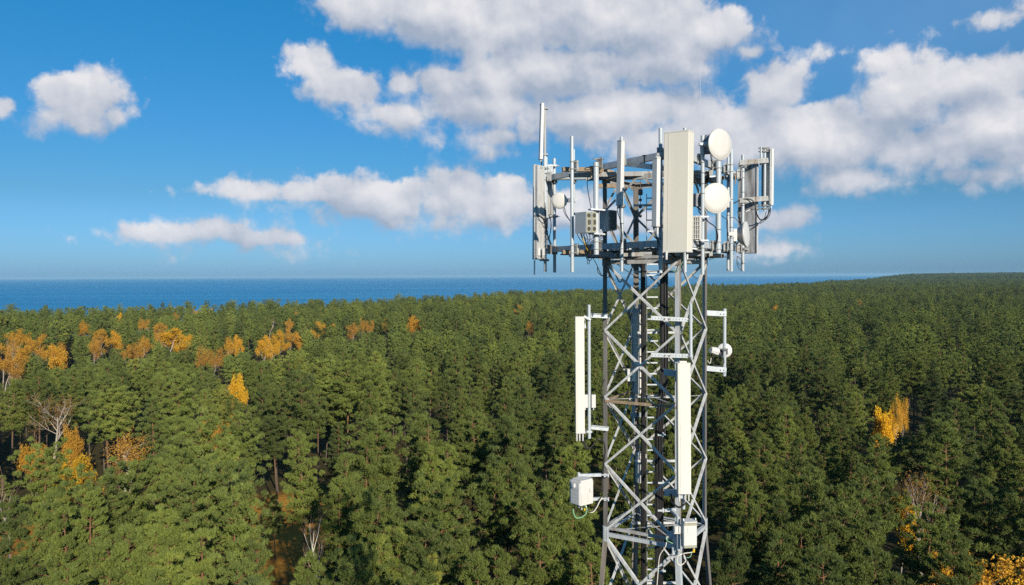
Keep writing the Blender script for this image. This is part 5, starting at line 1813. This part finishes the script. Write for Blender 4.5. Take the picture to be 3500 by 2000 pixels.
for (x, y, H, (kd, pr), hue, br, wf, lab) in LEAFY:
    px, py, h = apex_to_xy(x, y, H)
    leafy.append(dict(x=px, y=py, z=h, H=H, w=wf, pr=pr, kd=kd, hue=hue, br=br, lab=lab, sx=x, sy=y))
    taken.append((px, py, 2.2 if py > 160 else 3.0))

# the rest of the forest: jittered grid, kept off the listed trees, the tower, the clearing
TK = np.array(taken)
clear = [(TX, TY, 7.0), (cx_ + 1, cy_ - 3, 6.5), (cx_, cy_ + 6, 7.5), (cx_ - 2, cy_ + 17, 6.5)]
# keep a view into the gap beside the big half-bare tree
gx_, gy_, _ = apex_to_xy(185, 1200, 6)
clear.append((gx_, gy_, 4.0))
sx_, sy_, _ = apex_to_xy(1230, 1300, 3)


def grid_pts(step, dmin, dmax, jit=.42):
    y = np.arange(-90, 9000, step) if dmax > 3000 else np.arange(-90, dmax, step)
    x = np.arange(-1400, 8000, step) if dmax > 3000 else np.arange(-dmax, dmax, step)
    X, Y = np.meshgrid(x, y)
    X = X + (np.arange(len(y)) % 2)[:, None] * step / 2
    X = (X + rng.uniform(-jit, jit, X.shape) * step).ravel(); Y = (Y + rng.uniform(-jit, jit, Y.shape) * step).ravel()
    d = np.hypot(X, Y)
    az = np.arctan2(X, Y)
    ok = (d >= dmin) & (d < dmax) & (coast_in(X, Y) > 4)
    ok &= ((az > R(-58)) & (az < R(60))) | (d < 100)
    ok &= ~((Y < 0) & (d > 90))
    ok &= rng.random(len(X)) > .13
    return X[ok], Y[ok]


PX, PY = [], []
for st, a, b in ((7.9, 14, 300), (7.7, 300, 900), (8.0, 900, 1700), (9.5, 1700, 3200), (14.0, 3200, 7500)):
    x, y = grid_pts(st, a, b)
    PX.append(x); PY.append(y)
PX, PY = np.concatenate(PX), np.concatenate(PY)
keep = np.ones(len(PX), bool)
for (x, y, r) in taken:
    keep &= np.hypot(PX - x, PY - y) > r + 3.0
for (x, y, r) in clear:
    keep &= np.hypot(PX - x, PY - y) > r
PX, PY = PX[keep], PY[keep]
PZ = land_h(PX, PY)
D = np.hypot(PX, PY)
nn = len(PX)
Hh = np.clip(rng.normal(17.6, 3.0, nn), 9.0, 22)
# patches of taller and lower trees
Hh += 1.2 * np.sin(PX / 23 + 1) * np.sin(PY / 29)
Hh = np.where(D < 60, np.minimum(Hh, 18), Hh)
big = np.where(D > 3200, 2.2, np.where(D > 1700, 1.45, np.where(D > 900, 1.12, 1.0)))
Wf = rng.uniform(.75, 1.12, nn) * big
# younger growth in front of the broadleaved trees, so that they stand free
for t in leafy:
    dd = math.hypot(t['x'], t['y']); ux, uy = t['x'] / dd, t['y'] / dd
    along = PX * ux + PY * uy; lat = np.abs(PX * uy - PY * ux)
    vis = {'bush': .5, 'old': .8, 'gnarl': .75, 'bare': .85}.get(t['kd'], .48 if dd < 600 else .3) * t['H']
    vis = 4.0 if (t['kd'] == 'bush' and t['sy'] < 1000) else vis
    wid = (2.6 if t['kd'] != 'old' else 4.5) + 1.5
    line = ZC + (t['z'] + t['H'] - vis - ZC) * along / dd - PZ
    m_ = (along < dd + 1) & (along > dd - 130) & (lat < wid) & (along > 30) & (Hh > line)
    Hh = np.where(m_, np.maximum(line, 4.0), Hh)
def sun_gap(x, y, z_top, wid, reach=55):
    """keep the low sun on a thing at (x, y): limit the pines that would shade it above z_top"""
    global Hh
    ux, uy = math.sin(SUN_PHI), -math.cos(SUN_PHI)
    along = (PX - x) * ux + (PY - y) * uy; lat = np.abs((PX - x) * uy - (PY - y) * ux)
    lim = z_top + along * math.tan(SUN_EL) - PZ
    m_ = (along > 0) & (along < reach) & (lat < wid) & (Hh > lim)
    Hh = np.where(m_, np.maximum(lim, 2.5), Hh)


for t in leafy:
    if math.hypot(t['x'], t['y']) < 330:
        sun_gap(t['x'], t['y'], t['z'] + t['H'] * (.25 if t['kd'] != 'birch' else .45), 3.6)
# the brown clearing with its young pine lies open to the sun and to the camera
for q in range(5):
    sun_gap(cx_ + q * .2, cy_ - 6 + q * 6, .5, 5.0, 48)
dd = math.hypot(cx_, cy_ + 4); ux, uy = cx_ / dd, (cy_ + 4) / dd
along = PX * ux + PY * uy; lat = np.abs(PX * uy - PY * ux)
line = ZC * (1 - along / (dd - 6)) - PZ
m_ = (along > 25) & (along < dd) & (lat < 8.0) & (Hh > line)
alive = ~m_
Vi = rng.integers(0, 8, nn)
Hue = np.clip(rng.normal(.42, .19, nn) + .10 * np.sin(PX / 37) * np.sin(PY / 51), .1, .95)
Br = rng.uniform(.74, 1.15, nn)
# which of them show largest in the picture
cand = []
for i in np.nonzero((D < 260) & alive)[0]:
    q = project((PX[i], PY[i], PZ[i] + Hh[i]))
    if q and -60 < q[0] < 3560 and q[1] < 1985 and PY[i] > 0:
        cand.append((float(D[i]), int(i)))
cand.sort()
solo = [i for _, i in cand[:300 - len(pines) - 1]]
for i in solo:
    pines.append(dict(x=float(PX[i]), y=float(PY[i]), z=float(PZ[i]), H=float(Hh[i]), w=float(Wf[i]), v=int(Vi[i]), hue=float(Hue[i]), br=float(Br[i]), rot=random.uniform(0, 6.28)))
rest = alive.copy()
rest[solo] = False


# ---- labels of the pines: rows counted from the bottom edge, place in the row counted from a landmark
ORD = ['first', 'second', 'third', 'fourth', 'fifth', 'sixth', 'seventh', 'eighth', 'ninth', 'tenth', 'eleventh', 'twelfth', 'thirteenth', 'fourteenth', 'fifteenth',
       'sixteenth', 'seventeenth', 'eighteenth', 'nineteenth', 'twentieth']
for p in pines:
    q = project((p['x'], p['y'], p['z'] + p['H']))
    p['px'], p['py'] = q
    p['d'] = math.hypot(p['x'], p['y'])
order = sorted(pines, key=lambda p: -p['py'])
NR = 15
rows = [order[i::1] for i in ()]
rows = [sorted(order[k * 20:(k + 1) * 20], key=lambda p: p['px']) for k in range(NR)]
used = set()
for r, row in enumerate(rows):
    left = [p for p in row if p['px'] < 2240]
    right = [p for p in row if p['px'] >= 2240]
    rn = 'row nearest the bottom' if r == 0 else ORD[r] + ' row up from the bottom'
    for side, lst in (('left edge', left), ('right edge', right[::-1])):
        for i, p in enumerate(lst):
            tone = 'yellowish' if p['hue'] > .58 else ('bluish' if p['hue'] < .32 else 'mid green')
            shape = {'cone': 'pointed', 'ovoid': 'egg shaped', 'round': 'round topped', 'irregular': 'ragged'}[SPEC[p['v']][0]]
            p['lab'] = f"{shape} {tone} pine, {ORD[i]} from the {side}, {rn}"

fw, = [w_ for w_ in (0,)]
protos = []
for (k, c0, t0, c1, t1, rad) in PINES:
    protos.append((c0, t0))
GP = 'scots pines of the near forest'
mother = None
for p in pines + [young]:
    c0, t0 = protos[p['v']]
    if mother is None:
        root = bpy.data.objects.new('pine_tree', None)
        cr_o = bpy.data.objects.new('crown', c0); tr_o = bpy.data.objects.new('trunk', t0)
        mother = (root, cr_o, tr_o)
    else:
        root, cr_o, tr_o = (o_.copy() for o_ in mother)
        cr_o.data, tr_o.data = c0, t0
    s = p['H'] / HT
    root.location = (p['x'], p['y'], p['z'] - .05)
    root.rotation_euler = (random.uniform(-.03, .03), random.uniform(-.03, .03), p['rot'])
    root.scale = (s * p['w'], s * p['w'], s)
    cr_o.color = (p['hue'] * .62 + .04, p['br'] * 1.05, 0, 1)
    for o_ in (root, cr_o, tr_o):
        COL.objects.link(o_)
    cr_o.parent = root; tr_o.parent = root
    if p is young:
        tag(root, 'small young pine alone in the brown clearing below the left half', 'pine tree', GP)
    else:
        tag(root, p['lab'], 'pine tree', GP)

# ---- broadleaved trees
SN = {'birch': ('birch_tree', 'birch'), 'bare': ('bare_tree', 'bare tree'), 'old': ('old_tree', 'tree'), 'gnarl': ('old_tree', 'tree'), 'bush': ('yellow_tree', 'tree')}
auto = sorted([t for t in leafy if t['lab'] is None], key=lambda t: t['sx'])
small = [t for t in auto if t['kd'] == 'birch' and t['sx'] < 1200]
far_r = [t for t in auto if t['sx'] >= 1200]
front = sorted([t for t in small if t['sy'] >= 812], key=lambda t: t['sx'])
back = sorted([t for t in small if t['sy'] < 812], key=lambda t: t['sx'])
for lst, nm in ((front, 'nearer band of orange trees'), (back, 'farther band of orange trees')):
    for i, t in enumerate(lst):
        look = 'dull orange' if t['hue'] < .38 else ('golden' if t['hue'] > .48 else 'orange')
        t['lab'] = f"{look} small birch, {(ORD + ['twenty first', 'twenty second', 'twenty third'])[i]} from the left in the {nm}"
bi = [t for t in auto if t['kd'] == 'bare']
for i, t in enumerate(bi):
    t['lab'] = f"small leafless brown tree among the orange birches, {ORD[i]} from the left of {['one', 'two', 'three'][len(bi) - 1]}"
for i, t in enumerate(far_r):
    t['lab'] = f"reddish brown tree in the far forest at the right, {ORD[i]} from the left of {ORD[len(far_r) - 1][:-2] if len(far_r) > 3 else 'three'}"
    t['lab'] = f"tiny reddish brown tree far off at the right, {ORD[i]} from the left of its band"
for t in leafy:
    crown, trunk, twig = t['pr']
    nm, cat = SN[t['kd']]
    root = bpy.data.objects.new(nm, None)
    zz_ = max(v.co.z for v in (crown or twig).vertices)
    s = t['H'] / zz_
    root.location = (t['x'], t['y'], t['z'] - .05)
    root.rotation_euler = (0, 0, random.uniform(0, 6.28))
    root.scale = (s * t['w'] * (1.1 if t['kd'] == 'birch' else 1.0),) * 2 + (s,)
    COL.objects.link(root)
    tag(root, t['lab'], cat, 'autumn broadleaved trees')
    for me_, n_ in ((crown, 'crown'), (trunk, 'trunk'), (twig, 'branches')):
        if me_ is None: continue
        o_ = bpy.data.objects.new(n_, me_)
        o_.color = (max(0, t['hue'] * .85 + .14), t['br'] * 1.08, 0, 1)
        o_.parent = root
        COL.objects.link(o_)

# ---- the rest of the pines: one object, instanced on points
px_, py_, pz_ = PX[rest], PY[rest], PZ[rest]
me = bpy.data.meshes.new('pine_forest')
me.from_pydata(np.stack([px_, py_, pz_ - .05], -1).tolist(), [], [])
n_ = len(px_)


def attr(name, typ, vals):
    a = me.attributes.new(name, typ, 'POINT')
    a.data.foreach_set('vector' if typ == 'FLOAT_VECTOR' else 'value', np.asarray(vals, np.int32 if typ == 'INT' else np.float32).ravel())


sc = Hh[rest] / HT
attr('rot', 'FLOAT_VECTOR', np.stack([rng.uniform(-.03, .03, n_), rng.uniform(-.03, .03, n_), rng.uniform(0, 6.28, n_)], -1))
attr('scl', 'FLOAT_VECTOR', np.stack([sc * Wf[rest], sc * Wf[rest], sc], -1))
ca = me.attributes.new('color', 'FLOAT_COLOR', 'POINT')
ca.data.foreach_set('color', np.stack([Hue[rest] * .62 + .04, Br[rest] * 1.05, np.zeros(n_), np.ones(n_)], -1).astype(np.float32).ravel())
near_i = D[rest] < 230
attr('pick', 'INT', np.where(near_i, Vi[rest], Vi[rest] + 8))
forest = bpy.data.objects.new('pine_forest', me)
COL.objects.link(forest)
tag(forest, 'endless green pine forest stretching to the shore and the far right horizon', 'forest', kind='stuff')

ng = bpy.data.node_groups.new('forest_points', 'GeometryNodeTree')
ng.interface.new_socket('Geometry', in_out='INPUT', socket_type='NodeSocketGeometry')
ng.interface.new_socket('Geometry', in_out='OUTPUT', socket_type='NodeSocketGeometry')
N, L = ng.nodes, ng.links
gi, go = N.new('NodeGroupInput'), N.new('NodeGroupOutput')
src_cols = []
g_hues = [.22, .30, .36, .27, .42, .33, .25, .38]
join = N.new('GeometryNodeJoinGeometry')
srcs = []
for lod in (0, 1):
    for i, P_ in enumerate(PINES):
        cm, tm = (P_[1], P_[2]) if lod == 0 else (P_[3], P_[4])
        # one mesh with both materials
        vc = np.empty(len(cm.vertices) * 3, np.float32); cm.vertices.foreach_get('co', vc)
        vt = np.empty(len(tm.vertices) * 3, np.float32); tm.vertices.foreach_get('co', vt)
        lt = np.empty(len(tm.loops), np.int32); tm.loops.foreach_get('vertex_index', lt)
        nv, nf, nq = len(cm.vertices), len(cm.polygons), len(tm.polygons)
        tn = np.empty(nv, np.float32); cm.attributes['tone'].data.foreach_get('value', tn)
        mm = mesh_np('pine', np.concatenate([vc, vt]).reshape(-1, 3), np.concatenate([np.arange(nv), lt + nv]), [3] * nf + [4] * nq,
                     [M['needles'], M['pine_bark']], [0] * nf + [1] * nq, np.concatenate([tn, np.zeros(len(tm.vertices), np.float32)]))
        ob = bpy.data.objects.new('pine_source', mm)
        ob.color = (g_hues[i], 1.0, 0, 1)
        srcs.append(ob)
for ob in reversed(srcs):       # join puts the last link first
    oi = N.new('GeometryNodeObjectInfo')
    oi.inputs['Object'].default_value = ob
    oi.inputs['As Instance'].default_value = True
    L.new(oi.outputs['Geometry'], join.inputs[0])


def named(name, dt):
    a = N.new('GeometryNodeInputNamedAttribute'); a.data_type = dt
    a.inputs['Name'].default_value = name
    return a.outputs['Attribute']


iop = N.new('GeometryNodeInstanceOnPoints')
L.new(gi.outputs[0], iop.inputs['Points'])
L.new(join.outputs[0], iop.inputs['Instance'])
iop.inputs['Pick Instance'].default_value = True
L.new(named('pick', 'INT'), iop.inputs['Instance Index'])
er = N.new('FunctionNodeEulerToRotation')
L.new(named('rot', 'FLOAT_VECTOR'), er.inputs[0])
L.new(er.outputs[0], iop.inputs['Rotation'])
L.new(named('scl', 'FLOAT_VECTOR'), iop.inputs['Scale'])
L.new(iop.outputs[0], go.inputs[0])
md = forest.modifiers.new('forest', 'NODES')
md.node_group = ng
print('pines', len(pines), 'leafy', len(leafy), 'stuff', n_, 'far solo', pines[-1]['d'])
